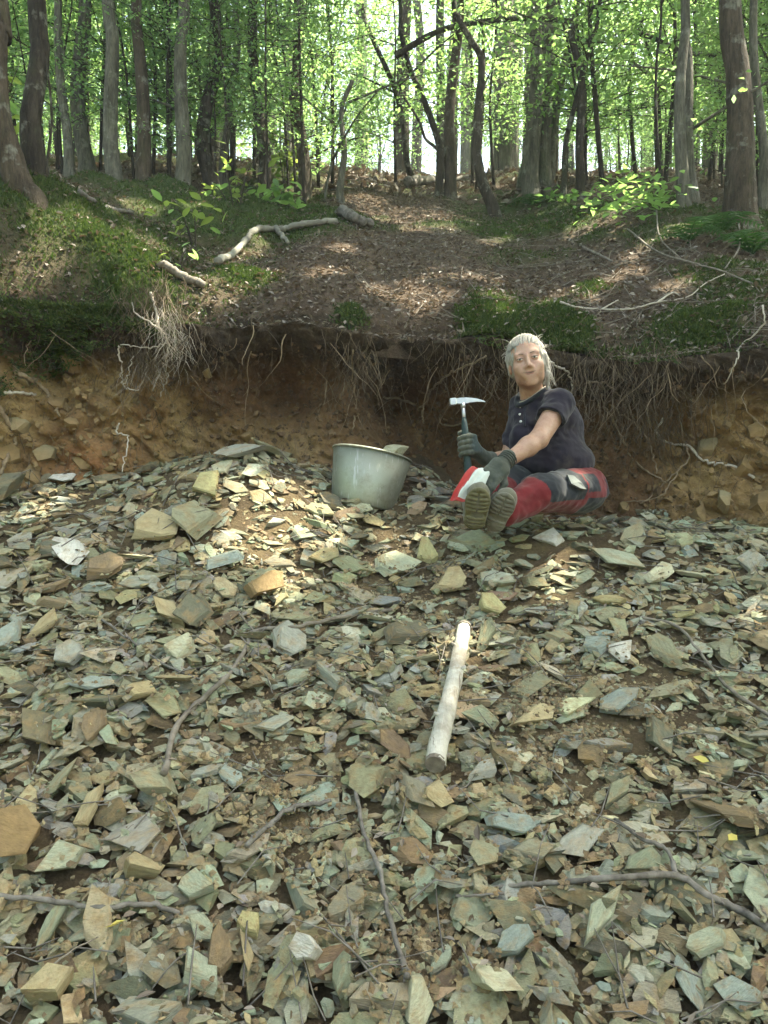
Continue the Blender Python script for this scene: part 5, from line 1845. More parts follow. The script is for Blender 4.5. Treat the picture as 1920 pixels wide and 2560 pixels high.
# ------------------------------------------------------------------ signed distance modelling for the figure
class Field:
    def __init__(self, lo, hi, h):
        self.lo, self.h = np.asarray(lo, float), h
        self.n = np.ceil((np.asarray(hi) - self.lo) / h).astype(int) + 1
        self.D = np.full(self.n, 1.0, np.float32)

    def sub(self, lo, hi):
        a = np.clip(((np.asarray(lo) - self.lo) / self.h).astype(int), 0, self.n - 1)
        b = np.clip(((np.asarray(hi) - self.lo) / self.h).astype(int) + 2, 1, self.n)
        if (b <= a).any():
            return None, None
        ax = [self.lo[i] + self.h * np.arange(a[i], b[i]) for i in range(3)]
        return (slice(a[0], b[0]), slice(a[1], b[1]), slice(a[2], b[2])), np.stack(np.meshgrid(*ax, indexing='ij'), -1)

    def put(self, f, lo, hi, k=0.02, cut=False):
        pad = k * 1.6 + 0.03
        s, q = self.sub(np.asarray(lo) - pad, np.asarray(hi) + pad)
        if s is None:
            return
        d = f(q)
        cur = self.D[s]
        if cut:
            a, b = -cur, d
            hh = np.maximum(k - abs(a - b), 0) / k
            self.D[s] = -(np.minimum(a, b) - hh * hh * k * 0.25)
        else:
            hh = np.maximum(k - abs(cur - d), 0) / k
            self.D[s] = np.minimum(cur, d) - hh * hh * k * 0.25

    def cone(self, a, b, ra, rb, k=0.02, cut=False):
        a, b = np.asarray(a, float), np.asarray(b, float)

        def f(q):
            ab = b - a
            t = np.clip(((q - a) @ ab) / (ab @ ab + 1e-12), 0, 1)
            return np.linalg.norm(q - a - t[..., None] * ab, axis=-1) - (ra + (rb - ra) * t)
        R = max(ra, rb)
        self.put(f, np.minimum(a, b) - R, np.maximum(a, b) + R, k, cut)

    def ell(self, c, r, A=None, k=0.02, cut=False):
        c, r = np.asarray(c, float), np.asarray(r, float)
        A = np.eye(3) if A is None else A

        def f(q):
            p = (q - c) @ A
            k0 = np.linalg.norm(p / r, axis=-1)
            k1 = np.linalg.norm(p / (r * r), axis=-1) + 1e-9
            return k0 * (k0 - 1) / k1
        self.put(f, c - r.max(), c + r.max(), k, cut)

    def box(self, c, r, A, rnd, k=0.01, cut=False):
        c, r = np.asarray(c, float), np.asarray(r, float)

        def f(q):
            p = abs((q - c) @ A) - r + rnd
            return np.linalg.norm(np.maximum(p, 0), axis=-1) + np.minimum(p.max(-1), 0) - rnd
        R = np.linalg.norm(r)
        self.put(f, c - R, c + R, k, cut)

    def wrinkle(self, amp, sx, sy, sz, seed, o=3):
        m = np.argwhere(abs(self.D) < 0.03)
        p = self.lo + m * self.h
        v = fbm(p[:, 0] * sx, p[:, 1] * sy, p[:, 2] * sz, o, seed)
        self.D[m[:, 0], m[:, 1], m[:, 2]] += (amp * v).astype(np.float32)

    def mesh(self):
        D = self.D
        neg = D < 0
        c = [(i, j, k_) for i in (0, 1) for j in (0, 1) for k_ in (0, 1)]
        sl = lambda a, i, j, k_: a[i:a.shape[0] - 1 + i, j:a.shape[1] - 1 + j, k_:a.shape[2] - 1 + k_]
        cnt = sum(sl(neg, *q).astype(np.int8) for q in c)
        act = (cnt > 0) & (cnt < 8)
        idx = np.argwhere(act)
        num = np.full(act.shape, -1, np.int64)
        num[act] = np.arange(len(idx))
        P_ = np.zeros((len(idx), 3))
        W_ = np.zeros(len(idx))
        cv = {q: D[idx[:, 0] + q[0], idx[:, 1] + q[1], idx[:, 2] + q[2]].astype(float) for q in c}
        for q in c:
            for ax in range(3):
                if q[ax] == 0:
                    q2 = tuple(1 if i == ax else q[i] for i in range(3))
                    a, b = cv[q], cv[q2]
                    m = (a < 0) != (b < 0)
                    t_ = np.where(m, a / np.where(m, a - b, 1), 0)
                    pos = np.array(q, float)[None] + t_[:, None] * (np.array(q2) - np.array(q))[None]
                    P_[m] += pos[m]
                    W_[m] += 1
        V = self.lo + self.h * (idx + P_ / W_[:, None])
        Fs = []
        for ax in range(3):
            o1, o2 = [(1, 2), (2, 0), (0, 1)][ax]
            s0 = [slice(None)] * 3
            s1 = [slice(None)] * 3
            s0[ax], s1[ax] = slice(0, -1), slice(1, None)
            e = neg[tuple(s0)] != neg[tuple(s1)]
            ii = np.argwhere(e)
            ok = (ii[:, o1] > 0) & (ii[:, o2] > 0) & (ii[:, o1] < D.shape[o1] - 1) & (ii[:, o2] < D.shape[o2] - 1)
            ii = ii[ok]
            qs = []
            for (d1, d2) in ((-1, -1), (0, -1), (0, 0), (-1, 0)):
                w = ii.copy()
                w[:, o1] += d1
                w[:, o2] += d2
                qs.append(num[w[:, 0], w[:, 1], w[:, 2]])
            Q = np.stack(qs, 1)
            flip = ~neg[ii[:, 0], ii[:, 1], ii[:, 2]]
            Q[flip] = Q[flip][:, ::-1]
            Fs.append(Q[(Q >= 0).all(1)])
        return V, np.vstack(Fs)

    def at(self, p):
        i = np.clip(((np.asarray(p) - self.lo) / self.h).round().astype(int), 0, self.n - 1)
        return float(self.D[tuple(i)])

    def hit(self, px, py, d0, d1):
        for d in np.arange(d0, d1, 0.003):
            p = P(px, py, d)
            i = ((p - self.lo) / self.h)
            if (i >= 0).all() and (i < self.n).all() and self.at(p) < 0:
                return p
        return P(px, py, (d0 + d1) / 2)


def part(name, V, Fq, mats, parent, base, mi=None, smooth=True):
    return link(name, np_mesh(name, V - base, Fq, mats, smooth, mi), parent)


def skin_mat():
    m, nt, nd, bs = new_mat('skin')
    n = noise_node(nt, 38, 6, 0.7)
    nt.links.new(ramp(nt, n, [(0.3, (0.31, 0.15, 0.10)), (0.5, (0.37, 0.215, 0.15)), (0.7, (0.42, 0.26, 0.19))]), bs.inputs['Base Color'])
    bump(nt, bs, noise_node(nt, 120, 5, 0.7), 0.35, 0.003)
    bs.inputs['Roughness'].default_value = 0.5
    bs.inputs['Subsurface Weight'].default_value = 0.12
    bs.inputs['Subsurface Radius'].default_value = (0.01, 0.004, 0.002)
    return m


def cloth_mat(name, a, b, scale=220):
    m, nt, nd, bs = new_mat(name)
    n = noise_node(nt, 14, 4)
    c = ramp(nt, n, [(0.3, a), (0.7, b)])
    c = mix(nt, ramp(nt, noise_node(nt, 9, 6, 0.7), [(0.52, (0, 0, 0)), (0.75, (0.28, 0.28, 0.28))]), c, (0.17, 0.14, 0.10))   # dust
    nt.links.new(c, bs.inputs['Base Color'])
    bs.inputs['Roughness'].default_value = 0.9
    bs.inputs['Sheen Weight'].default_value = 0.15
    bs.inputs['Specular IOR Level'].default_value = 0.15
    bump(nt, bs, noise_node(nt, scale, 2), 0.35, 0.002)
    return m


M['skin'] = skin_mat()
M['lip'] = simple_mat('lip', (0.30, 0.135, 0.105), (0.34, 0.165, 0.125), 30, 0.45, 0)
M['hair'] = simple_mat('grey_blond_hair', (0.19, 0.172, 0.145), (0.42, 0.395, 0.355), 60, 0.5, 0.7, 0.004, stretch=(2, 1, 0.35))
M['brow'] = simple_mat('eyebrow_hair', (0.12, 0.085, 0.06), (0.17, 0.12, 0.085), 60, 0.7, 0)
M['navy'] = cloth_mat('dark_navy_jersey', (0.011, 0.009, 0.016), (0.019, 0.015, 0.026))
M['collar'] = cloth_mat('dark_collar', (0.014, 0.016, 0.022), (0.02, 0.022, 0.03))
M['trim'] = cloth_mat('pale_collar_trim', (0.32, 0.27, 0.22), (0.4, 0.34, 0.28))
M['red'] = cloth_mat('red_workwear', (0.095, 0.009, 0.012), (0.155, 0.018, 0.021))
M['black'] = cloth_mat('black_workwear', (0.010, 0.012, 0.016), (0.018, 0.02, 0.026))
M['knit'] = cloth_mat('grey_green_knit', (0.035, 0.04, 0.033), (0.08, 0.088, 0.072), 120)
M['palm'] = cloth_mat('dark_rubber_palm', (0.035, 0.045, 0.045), (0.055, 0.07, 0.068), 120)
M['boot'] = cloth_mat('dusty_boot_leather', (0.09, 0.083, 0.06), (0.17, 0.16, 0.125), 90)
M['sole'] = simple_mat('dusty_boot_sole', (0.085, 0.076, 0.04), (0.16, 0.145, 0.08), 40, 0.85, 0.5, 0.003)
M['white_cloth'] = cloth_mat('white_cloth', (0.40, 0.44, 0.41), (0.52, 0.55, 0.51), 100)
M['red_cloth'] = cloth_mat('red_cloth', (0.30, 0.03, 0.03), (0.36, 0.045, 0.04), 100)
M['flap'] = cloth_mat('pale_grey_flap', (0.07, 0.08, 0.078), (0.13, 0.14, 0.137), 100)
M['button'] = simple_mat('pearl_button', (0.6, 0.58, 0.55), (0.7, 0.68, 0.65), 30, 0.35, 0)
M['eye'] = simple_mat('eye_white', (0.55, 0.52, 0.48), (0.6, 0.57, 0.53), 30, 0.25, 0)
M['iris'] = simple_mat('iris', (0.05, 0.05, 0.045), (0.08, 0.08, 0.07), 30, 0.25, 0)
M['steel'] = simple_mat('bright_steel', (0.34, 0.34, 0.36), (0.46, 0.46, 0.48), 25, 0.38, 0.1, 0.001, metal=0.85)
M['grip'] = simple_mat('dark_rubber_grip', (0.015, 0.03, 0.032), (0.03, 0.05, 0.05), 25, 0.6, 0.2, 0.002)

base = np.array([P(1420, 1290, 3.55)[0], 3.55, 0.0])
base[2] = float(h_rub(base[0], base[1])) + 0.02
woman = empty('person', base, 'seated woman in dark polo shirt and red and black work trousers, gripping a hammer', 'person')

# --- pose
nb, hc = P(1336, 1002, 3.53), P(1318, 907, 3.45)
shL, elL, wrL = P(1398, 1012, 3.43), P(1347, 1098, 3.28), P(1257, 1160, 3.18)
shR, elR, wrR = P(1307, 1016, 3.60), P(1272, 1152, 3.56), P(1212, 1146, 3.44)
pel = P(1425, 1215, 3.58)
hipL, knL, anL = P(1452, 1225, 3.49), P(1352, 1232, 3.24), P(1268, 1280, 3.13)
hipR, knR, anR = P(1390, 1215, 3.66), P(1278, 1212, 3.46), P(1205, 1262, 3.22)

roll, yaw = math.radians(10), math.radians(9)
Rh = np.array(Matrix.Rotation(-yaw, 3, 'Z') @ Matrix.Rotation(-roll, 3, 'Y') @ Matrix.Rotation(math.radians(-4), 3, 'X'))
hp = lambda x, y, z: hc + Rh @ np.array([x, y, z]) * 1.02
h1 = 1.02

fb = Field(np.minimum.reduce([wrR, wrL, elR, nb, hc - 0.14, anR, anL]) - 0.07, np.maximum.reduce([shL, nb, hc + 0.15, pel + 0.1]) + 0.08, 0.0042)
fb.ell(hp(0, 0.015, 0.035), np.array([.073, .092, .086]) * h1, Rh)
fb.ell(hp(0, -0.018, -0.045), np.array([.051, .066, .069]) * h1, Rh, 0.03)
fb.cone(hp(-0.007, -0.066, -0.1), hp(0.007, -0.066, -0.1), .017, .017, 0.03)
for s in (-1, 1):
    fb.ell(hp(s * 0.036, -0.054, -0.03), np.array([.029, .03, .028]) * h1, Rh, 0.03)
    fb.ell(hp(s * 0.043, -0.018, -0.068), np.array([.016, .032, .026]) * h1, Rh, 0.03)
fb.cone(hp(-0.042, -0.068, 0.023), hp(0.042, -0.068, 0.023), .012, .012, 0.02)
for s in (-1, 1):
    fb.ell(hp(s * 0.031, -0.094, 0.003), np.array([.017, .014, .011]) * h1, Rh, 0.012, True)
    fb.ell(hp(s * 0.031, -0.0745, 0.002), np.array([.0155, .0125, .0125]) * h1, Rh, 0.004)
fb.cone(hp(0, -0.084, 0.012), hp(0, -0.102, -0.030), .0070, .0108, 0.014)
for s in (-1, 1):
    fb.cone(hp(s * 0.012, -0.092, -0.035), hp(s * 0.010, -0.09, -0.034), .0085, .0085, 0.008)
    fb.ell(hp(s * 0.0065, -0.1, -0.045), np.array([.004, .005, .005]), Rh, 0.003, True)
fb.ell(hp(0, -0.076, -0.062), np.array([.034, .013, .020]) * h1, Rh, 0.025)
fb.cone(hp(-0.025, -0.0785, -0.0575), hp(0.025, -0.0785, -0.0575), .0034, .0034, 0.006)
fb.cone(hp(-0.021, -0.081, -0.068), hp(0.021, -0.081, -0.068), .0042, .0042, 0.006)
fb.cone(hp(0, -0.0905, -0.0645), hp(0.030, -0.080, -0.0585), .0026, .0022, 0.002, True)
fb.cone(hp(0, -0.0905, -0.0645), hp(-0.030, -0.080, -0.0585), .0026, .0022, 0.002, True)
for s in (-1, 1):
    fb.ell(hp(s * 0.076, 0.008, -0.008), np.array([.009, .019, .031]), Rh, 0.01)
fb.cone(nb + np.array([0, 0.02, -0.03]), hp(0, 0.015, -0.05), .056, .050, 0.03)
fb.cone(nb + np.array([0.01, 0.03, -0.10]), pel, .065, .09, 0.04)
fb.cone(shL, nb + np.array([0, 0.015, -0.02]), .040, .036, 0.03)
fb.cone(shR, nb + np.array([0, 0.015, -0.02]), .040, .036, 0.03)
fb.cone(shL, elL, .052, .041, 0.02)
m1 = elL * 0.7 + wrL * 0.3
fb.cone(elL, m1, .040, .040, 0.015)
fb.cone(m1, wrL, .040, .0255, 0.02)
fb.cone(shR, elR, .050, .04, 0.02)
m2 = elR * 0.7 + wrR * 0.3
fb.cone(elR, m2, .038, .038, 0.015)
fb.cone(m2, wrR, .038, .026, 0.02)
for (a, b, c) in ((hipL, knL, anL), (hipR, knR, anR)):
    fb.cone(pel, a, .09, .075, 0.03)
    fb.cone(a, b, .072, .05, 0.03)
    fb.cone(b, c, .047, .03, 0.02)
V, Q = fb.mesh()
part('body', V, Q, [M['skin']], woman, base)
print('body faces', len(Q))

# --- eyes, brows
for s in (-1, 1):
    mb = MB()
    for (dy, rr, nm, mt, dz) in ((0.0, 0.0120, 'eye', 'eye', 0), ):
        u, v = np.meshgrid(np.linspace(0, np.pi, 9), np.arange(14) / 14 * 2 * np.pi, indexing='ij')
        S_ = np.stack([np.sin(u) * np.cos(v), -np.cos(u), np.sin(u) * np.sin(v)], -1).reshape(-1, 3)
        q = grid_faces(9, 14)
        i = np.arange(8) * 14
        wrap = np.stack([i + 13, i, i + 14, i + 27], 1)
        mb.add(np.array([hp(*(np.array([s * 0.031, -0.0778, 0.0015]) + p * np.array([.0125, .0112, .0050]))) for p in S_]), np.vstack([q, wrap]))
    e = mb.build('eye', M['eye'], woman, True, origin=base)
    mb = MB()
    c = np.array([s * 0.031 - 0.001, -0.0885, 0.0018])
    mb.tube([hp(*c), hp(*(c + np.array([0, -0.0012, 0])))], 0.0046, 12)
    mb.build('iris', M['iris'], e, True, origin=base)
    mb = MB()
    mb.tube([hp(s * (0.031 + w), -0.0885 + 0.012 * (w / 0.016) ** 2 * 0.35, 0.0062 - 0.003 * (w / 0.016) ** 2) for w in np.linspace(-0.015, 0.017, 8)], [0.0008, .0015, .0018, .0018, .0018, .0018, .0016, .0008], 5)
    mb.build('upper_eyelash', M['brow'], woman, True, origin=base)
    mb = MB()
    mb.tube([hp(s * w, -0.0862 + 0.022 * ((w - 0.012) / 0.042) ** 2 + 0.001, 0.0225 + 0.004 * math.sin((w - 0.014) / 0.036 * 3)) for w in np.linspace(0.014, 0.050, 9)], np.array([.0016, .0020, .0020, .0019, .0018, .0016, .0014, .0011, .0007]), 6)
    mb.build('eyebrow', M['brow'], woman, True, origin=base)


def on_face(x, z, lift=0.0):
    for y in np.arange(-0.125, -0.04, 0.0007):
        if fb.at(hp(x, y, z)) < 0.0005:
            break
    return np.array([x, y - lift, z])


for nm, z0, bow, rr, mt, w, lf in (('upper_lip', -0.0572, 0.0030, 0.0030, 'lip', 0.024, -0.0012), ('lower_lip', -0.0668, 0.0062, 0.0036, 'lip', 0.022, -0.0012), ('mouth_line', -0.0618, 0.0048, 0.0018, 'brow', 0.0285, 0.0008)):
    pts = np.array([on_face(x, z0 + bow * (x / 0.025) ** 2, lf) for x in np.linspace(-w, w, 13)])
    for _ in range(3):
        pts[1:-1, 1] = (pts[:-2, 1] + 2 * pts[1:-1, 1] + pts[2:, 1]) / 4
    mb = MB()
    mb.tube([hp(*q) for q in pts], rr * np.sqrt(np.maximum(0.12, 1 - np.linspace(-1, 1, 13) ** 2)), 6)
    mb.build(nm, M[mt], woman, True, origin=base)

# --- hair
fh = Field(hc - np.array([.13, .13, .2]), hc + np.array([.17, .18, .17]), 0.004)
fh.ell(hp(0, 0.026, 0.036), np.array([.0815, .098, .0935]) * h1, Rh)
fh.ell(hp(0.0, 0.04, 0.0), np.array([.082, .075, .085]) * h1, Rh, 0.02)
fh.ell(hp(-0.003, -0.10, -0.030), np.array([.070, .088, .088]) * h1, Rh, 0.012, True)
fh.ell(hp(0, -0.03, -0.10), np.array([.075, .055, .06]) * h1, Rh, 0.015, True)
fh.ell(hp(0.060, 0.085, 0.012), np.array([.040, .04, .045]), Rh, 0.03)
fh.cone(hp(0.074, 0.0, 0.02), hp(0.074, 0.012, -0.065), .012, .010, 0.03)
fh.cone(hp(0.076, 0.01, -0.065), hp(0.066, 0.02, -0.125), .013, .007, 0.02)
fh.cone(hp(-0.070, 0.01, 0.03), hp(-0.074, 0.03, -0.03), .014, .008, 0.03)
fh.wrinkle(0.006, 90, 60, 30, 3, 2)
V, Q = fh.mesh()
hair = part('hair', V, Q, M['hair'], woman, base)
mb = MB()
r = np.random.default_rng(8)
for _ in range(0):
    s = r.choice([-1, 1], p=[0.35, 0.65])
    a0, a1 = r.uniform(-0.4, 1.2), r.uniform(1.4, 2.6)
    ph = r.uniform(-1.0, 1.4)
    pts = []
    for q in np.linspace(0, 1, 7):
        th = q * r.uniform(1.7, 2.1)
        v = np.array([s * math.sin(th) * 0.088, -0.085 * math.cos(th) * math.cos(ph) * 0.9 + 0.02 + 0.05 * math.sin(ph), 0.036 + 0.098 * math.cos(th) * (0.75 + 0.25 * math.cos(ph))])
        v[1] = 0.022 + math.sin(ph) * 0.098 * math.cos(th * 0.5) + 0.02 * q
        v[2] = 0.036 + 0.0975 * math.cos(th) * math.cos(ph * 0.6)
        pts.append(hp(*(v * (1.0 + r.normal(0, 0.012)))))
    pp = np.array(pts)
    lo_ = (pp - hc) @ Rh
    pp = pp[~((lo_[:, 1] < -0.03) & (lo_[:, 2] < 0.075))]
    if len(pp) > 3:
        mb.tube(pp, np.linspace(0.0016, 0.0007, len(pp)), 3, False)
EC, ER = np.array([0, 0.026, 0.036]), np.array([.0815, .098, .0935])
bun = (np.array([0.035, 0.10, 0.03]) - EC) / ER
bun /= np.linalg.norm(bun)
for _ in range(520):
    a = r.uniform(-1.75, 1.75)
    st = np.array([math.sin(a) * 0.95, -math.cos(a), 0.42 - 0.42 * (abs(a) / 1.75) ** 2 + r.normal(0, 0.04)])
    st /= np.linalg.norm(st)
    over = np.array([math.sin(a) * 0.75, -0.1, 0.95 - 0.5 * abs(math.sin(a))])
    pts = []
    k1 = 1.0 + abs(r.normal(0.012, 0.012))
    for q in np.linspace(0, r.uniform(0.6, 0.95), 8):
        v = st * (1 - q) ** 2 + over * 2 * q * (1 - q) + bun * q ** 2
        v = v / np.linalg.norm(v)
        pts.append(hp(*(EC + ER * v * (k1 + 0.012 * math.sin(3 * q)))))
    mb.tube(np.array(pts), np.linspace(0.0017, 0.0011, 8), 3, False)
for _ in range(45):
    p0 = np.array([0.078 + r.normal(0, 0.006), 0.02 + r.normal(0, 0.02), 0.03])
    p1 = p0 + np.array([r.normal(0.004, 0.01), r.normal(0, 0.01), -0.07])
    p2 = p1 + np.array([r.normal(-0.008, 0.012), r.normal(0, 0.012), -r.uniform(0.02, 0.09)])
    mb.tube(spline([hp(*p0), hp(*p1), hp(*p2)], 7), np.linspace(0.0014, 0.0006, 7), 3, False)
for _ in range(60):
    a, e = r.choice([-1, 1]) * r.uniform(0.9, 2.4), r.uniform(0.0, 0.9)
    v = np.array([math.sin(a) * math.cos(e) * 0.082, 0.026 - math.cos(a) * math.cos(e) * 0.098, 0.036 + math.sin(e) * 0.0935])
    w_ = np.array([v[0] * 0.2 + r.normal(0, 0.012), 0.045, r.normal(0.006, 0.012)])
    mb.tube(spline([hp(*v), hp(*(v * 1.02 + w_ * 0.5 + np.array([0, 0, 0.006]))), hp(*(v * 1.02 + w_))], 5), np.linspace(0.0011, 0.0005, 5), 3, False)
tag(mb.build('loose_hair', M['hair'], hair, True, origin=base), kind='stuff')

# --- shirt
fs = Field(P(1225, 1240, 3.45) - np.array([.05, .35, .1]), P(1500, 965, 3.6) + np.array([.06, .3, .06]), 0.0055)
fs.ell(P(1352, 1062, 3.54), (.140, .112, .165), k=0.05)
fs.ell(P(1368, 1150, 3.54), (.180, .140, .120), k=0.06)
fs.ell(P(1395, 1090, 3.60), (.120, .10, .17), k=0.06)
fs.ell(P(1424, 1165, 3.59), (.110, .13, .095), k=0.06)
fs.ell(P(1308, 1092, 3.47), (.065, .06, .06), k=0.05)
fs.cone(shL, nb + np.array([0.01, 0.02, -0.005]), .060, .052, 0.03)
fs.cone(shR, nb + np.array([-0.01, 0.02, -0.005]), .058, .052, 0.03)
slL = shL * 0.45 + elL * 0.55
fs.cone(shL, slL, .064, .067, 0.03)
fs.cone(shR, shR * 0.45 + elR * 0.55, .060, .062, 0.03)
adir = (elL - shL) / np.linalg.norm(elL - shL)
fs.cone(slL + adir * 0.055, slL + adir * 0.12, .105, .13, 0.006, True)
fs.wrinkle(0.016, 7, 7, 16, 4, 3)
fs.wrinkle(0.004, 40, 40, 24, 6, 2)
V, Q = fs.mesh()
shirt = part('polo_shirt', V, Q, M['navy'], woman, base)


def loop_on(field, c, A, rx, ry, n, bury):
    """points round an opening"""
    return [c + A[:, 0] * rx * math.cos(a) + A[:, 1] * ry * math.sin(a) for a in np.linspace(0, 2 * np.pi, n)]


CA = frame((0.05, -0.35, 0.95))
cc_ = nb + np.array([-0.006, -0.012, 0.027])
mb = MB()
cen = []
for a in np.linspace(0, 2 * np.pi, 29):
    q = nb + np.array([-0.012 + 0.070 * math.cos(a), -0.006 + 0.068 * math.sin(a), 0.0])
    zz = [z for z in np.arange(0.10, -0.12, -0.003) if fs.at(q + np.array([0, 0, z])) < 0.001]
    cen.append(q + np.array([0, 0, (zz[0] if zz else -0.06) + 0.004]))
cen = np.array(cen)
for _ in range(4):
    cen[:, 2] = (np.roll(cen[:, 2], 1) + cen[:, 2] * 2 + np.roll(cen[:, 2], -1)) / 4
cen[-1] = cen[0]
mb.tube(cen, [0.012] * 29, 7, False)
mb.build('collar', M['collar'], shirt, True, origin=base)
mb = MB()
mb.tube([q + np.array([0.001, -0.004, 0.012]) for q in cen[16:27]], 0.0035, 6)
mb.build('collar_trim', M['trim'], shirt, True, origin=base)
for (px, py) in ((1302, 1018), (1300, 1036), (1302, 1054)):
    q = fs.hit(px, py, 3.2, 3.7)
    mb = MB()
    mb.tube([q + np.array([0, 0.003, 0]), q + np.array([0, -0.004, 0])], [0.0062, 0.0055], 10)
    mb.build('button', M['button'], shirt, True, origin=base)
mb = MB()
pl = [fs.hit(1312 - 0.1 * i, 1006 + 6 * i, 3.2, 3.7) + np.array([0, -0.001, 0]) for i in range(11)]
mb.tube(pl, [0.004] * 11, 5)
mb.build('placket', M['collar'], shirt, True, origin=base)

# --- trousers
ft_ = Field(np.minimum.reduce([anR, anL, knL, hipL, pel]) - np.array([.10, .12, .13]), np.maximum.reduce([hipL, hipR, pel, knR]) + np.array([.18, .2, .14]), 0.0055)
ft_.ell(P(1428, 1222, 3.58), (.165, .15, .115), k=0.05)
ft_.cone(hipL, knL, .108, .078, 0.04)
ft_.cone(knL, anL, .076, .056, 0.03)
ft_.cone(hipR, knR, .10, .074, 0.04)
ft_.cone(knR, anR, .072, .055, 0.03)
ft_.wrinkle(0.020, 9, 9, 9, 14, 3)
ft_.wrinkle(0.005, 34, 34, 34, 16, 2)
V, Q = ft_.mesh()
fc = V[Q].mean(1)


def along(p, a, b):
    ab = b - a
    t_ = ((p - a) @ ab) / (ab @ ab)
    d_ = p - a - np.clip(t_, 0, 1)[:, None] * ab
    return t_, np.linalg.norm(d_, axis=1), d_


tL, dL, vL = along(fc, hipL, knL)
sL, eL, wL = along(fc, knL, anL)
tR, dR, vR = along(fc, hipR, knR)
sR, eR, wR = along(fc, knR, anR)
left = np.minimum(dL, eL) < np.minimum(dR, eR)
mi = np.zeros(len(fc), int)
mi[left & (dL <= eL + 0.01) & (tL > 0.38) & (tL < 1.15) & (vL[:, 2] > -0.035)] = 1            # knee panel
mi[left & (eL < dL) & (sL > -0.1) & (sL < 0.14) & (wL[:, 2] > -0.03)] = 1
mi[left & (tL < 0.30) & (vL[:, 2] < -0.03)] = 1                                                  # seat
mi[(tL < -0.28) & (vL[:, 2] < 0.05)] = 1
mi[left & (tL > 0.05) & (tL < 0.36) & (vL[:, 2] < 0.075) & (vL[:, 2] > -0.005)] = 1              # pocket panel
mi[(~left) & (tR > 0.75) & (sR < 0.30)] = 1
mi[(~left) & (tR > 0.2) & (tR < 0.75) & (vR[:, 2] < 0.02)] = 1
trousers = part('trousers', V, Q, [M['red'], M['black']], woman, base, mi)


def patch(name, mat, pxs, parent, lift, thick, field, d0=3.0, d1=3.7):
    pts = np.array([field.hit(px, py, d0, d1) for px, py in pxs])
    c = pts.mean(0)
    out = np.array([0.1, -1, 0.25])
    out /= np.linalg.norm(out)
    n = len(pts)
    V = np.vstack([pts + out * (lift - thick), pts + out * lift, (c + out * (lift + 0.004))[None]])
    j = np.arange(n)
    kk = (j + 1) % n
    mb = MB()
    mb.add(V, np.stack([j, kk, n + kk, n + j], 1), np.stack([n + j, n + kk, np.full(n, 2 * n)], 1))
    return mb.build(name, mat, parent, False, origin=base)


patch('pocket_flap', M['flap'], [(1414, 1190), (1430, 1192), (1450, 1210), (1462, 1226), (1448, 1224), (1424, 1212)], trousers, 0.024, 0.02, ft_)


# --- boots
def boot(c, toe, sn, mirror, sole_m, k_=0.8):
    toe = toe / np.linalg.norm(toe)
    sn = sn - toe * (sn @ toe)
    sn /= np.linalg.norm(sn)
    side = np.cross(sn, toe)
    A = np.stack([side, toe, sn], 1)
    w = lambda x, y, z: c + A @ np.array([x, y, z]) * k_
    f = Field(c - 0.24, c + 0.24, 0.0055)
    f.ell(w(0, 0.050, -0.035), (.047, .075, .045), A, 0.02)
    f.ell(w(0, -0.06, -0.035), (.042, .065, .045), A, 0.02)
    f.cone(w(0, -0.055, -0.05), w(0, -0.06, -0.15), .046, .054, 0.03)
    f.cone(w(0, 0.0, -0.06), w(0, -0.05, -0.12), .04, .045, 0.03)
    f.wrinkle(0.006, 25, 25, 25, 9, 2)
    V, Q = f.mesh()
    b = part('boot', V, Q, M['boot'], woman, base)
    f = Field(c - 0.17, c + 0.17, 0.0035)
    f.ell(w(0, 0.055, 0), (.049, .072, .018), A, 0.02)
    f.ell(w(0, -0.060, 0), (.040, .055, .018), A, 0.03)
    f.box(w(0, -0.005, 0.0), (.036, .07, .011), A, .008, 0.02)
    for yy in np.arange(-0.12, 0.14, 0.024):
        if abs(yy + 0.01) > 0.02:
            f.box(w(0, yy, 0.018), (.06, .0035, .008), A, .002, 0.003, True)
    f.box(w(0, -0.012, 0.02), (.06, .014, .008), A, .004, 0.004, True)
    f.box(w(0, 0.06, 0.018), (.003, .075, .007), A, .002, 0.003, True)
    V, Q = f.mesh()
    part('boot_sole', V, Q, sole_m, b, base)
    mb = MB()
    for q in range(4):
        mb.tube([w(-0.03, 0.035 - 0.025 * q, -0.082), w(0, 0.03 - 0.025 * q, -0.092), w(0.03, 0.035 - 0.025 * q, -0.082)], 0.003, 5)
    mb.build('lace', M['palm'], b, True, origin=base)


boot(P(1191, 1276, 3.05), np.array([0.04, -0.62, 0.80]), np.array([-0.12, -0.8, -0.6]), 1, M['sole'])
boot(P(1247, 1284, 3.09), np.array([0.22, -0.66, 0.72]), np.array([-0.35, -0.7, -0.6]), -1, M['boot'])


# --- gloves
def chain(f, pts, r0, r1, k=0.006):
    for i in range(len(pts) - 1):
        a, b = r0 + (r1 - r0) * i / (len(pts) - 1), r0 + (r1 - r0) * (i + 1) / (len(pts) - 1)
        f.cone(pts[i], pts[i + 1], a, b, k)


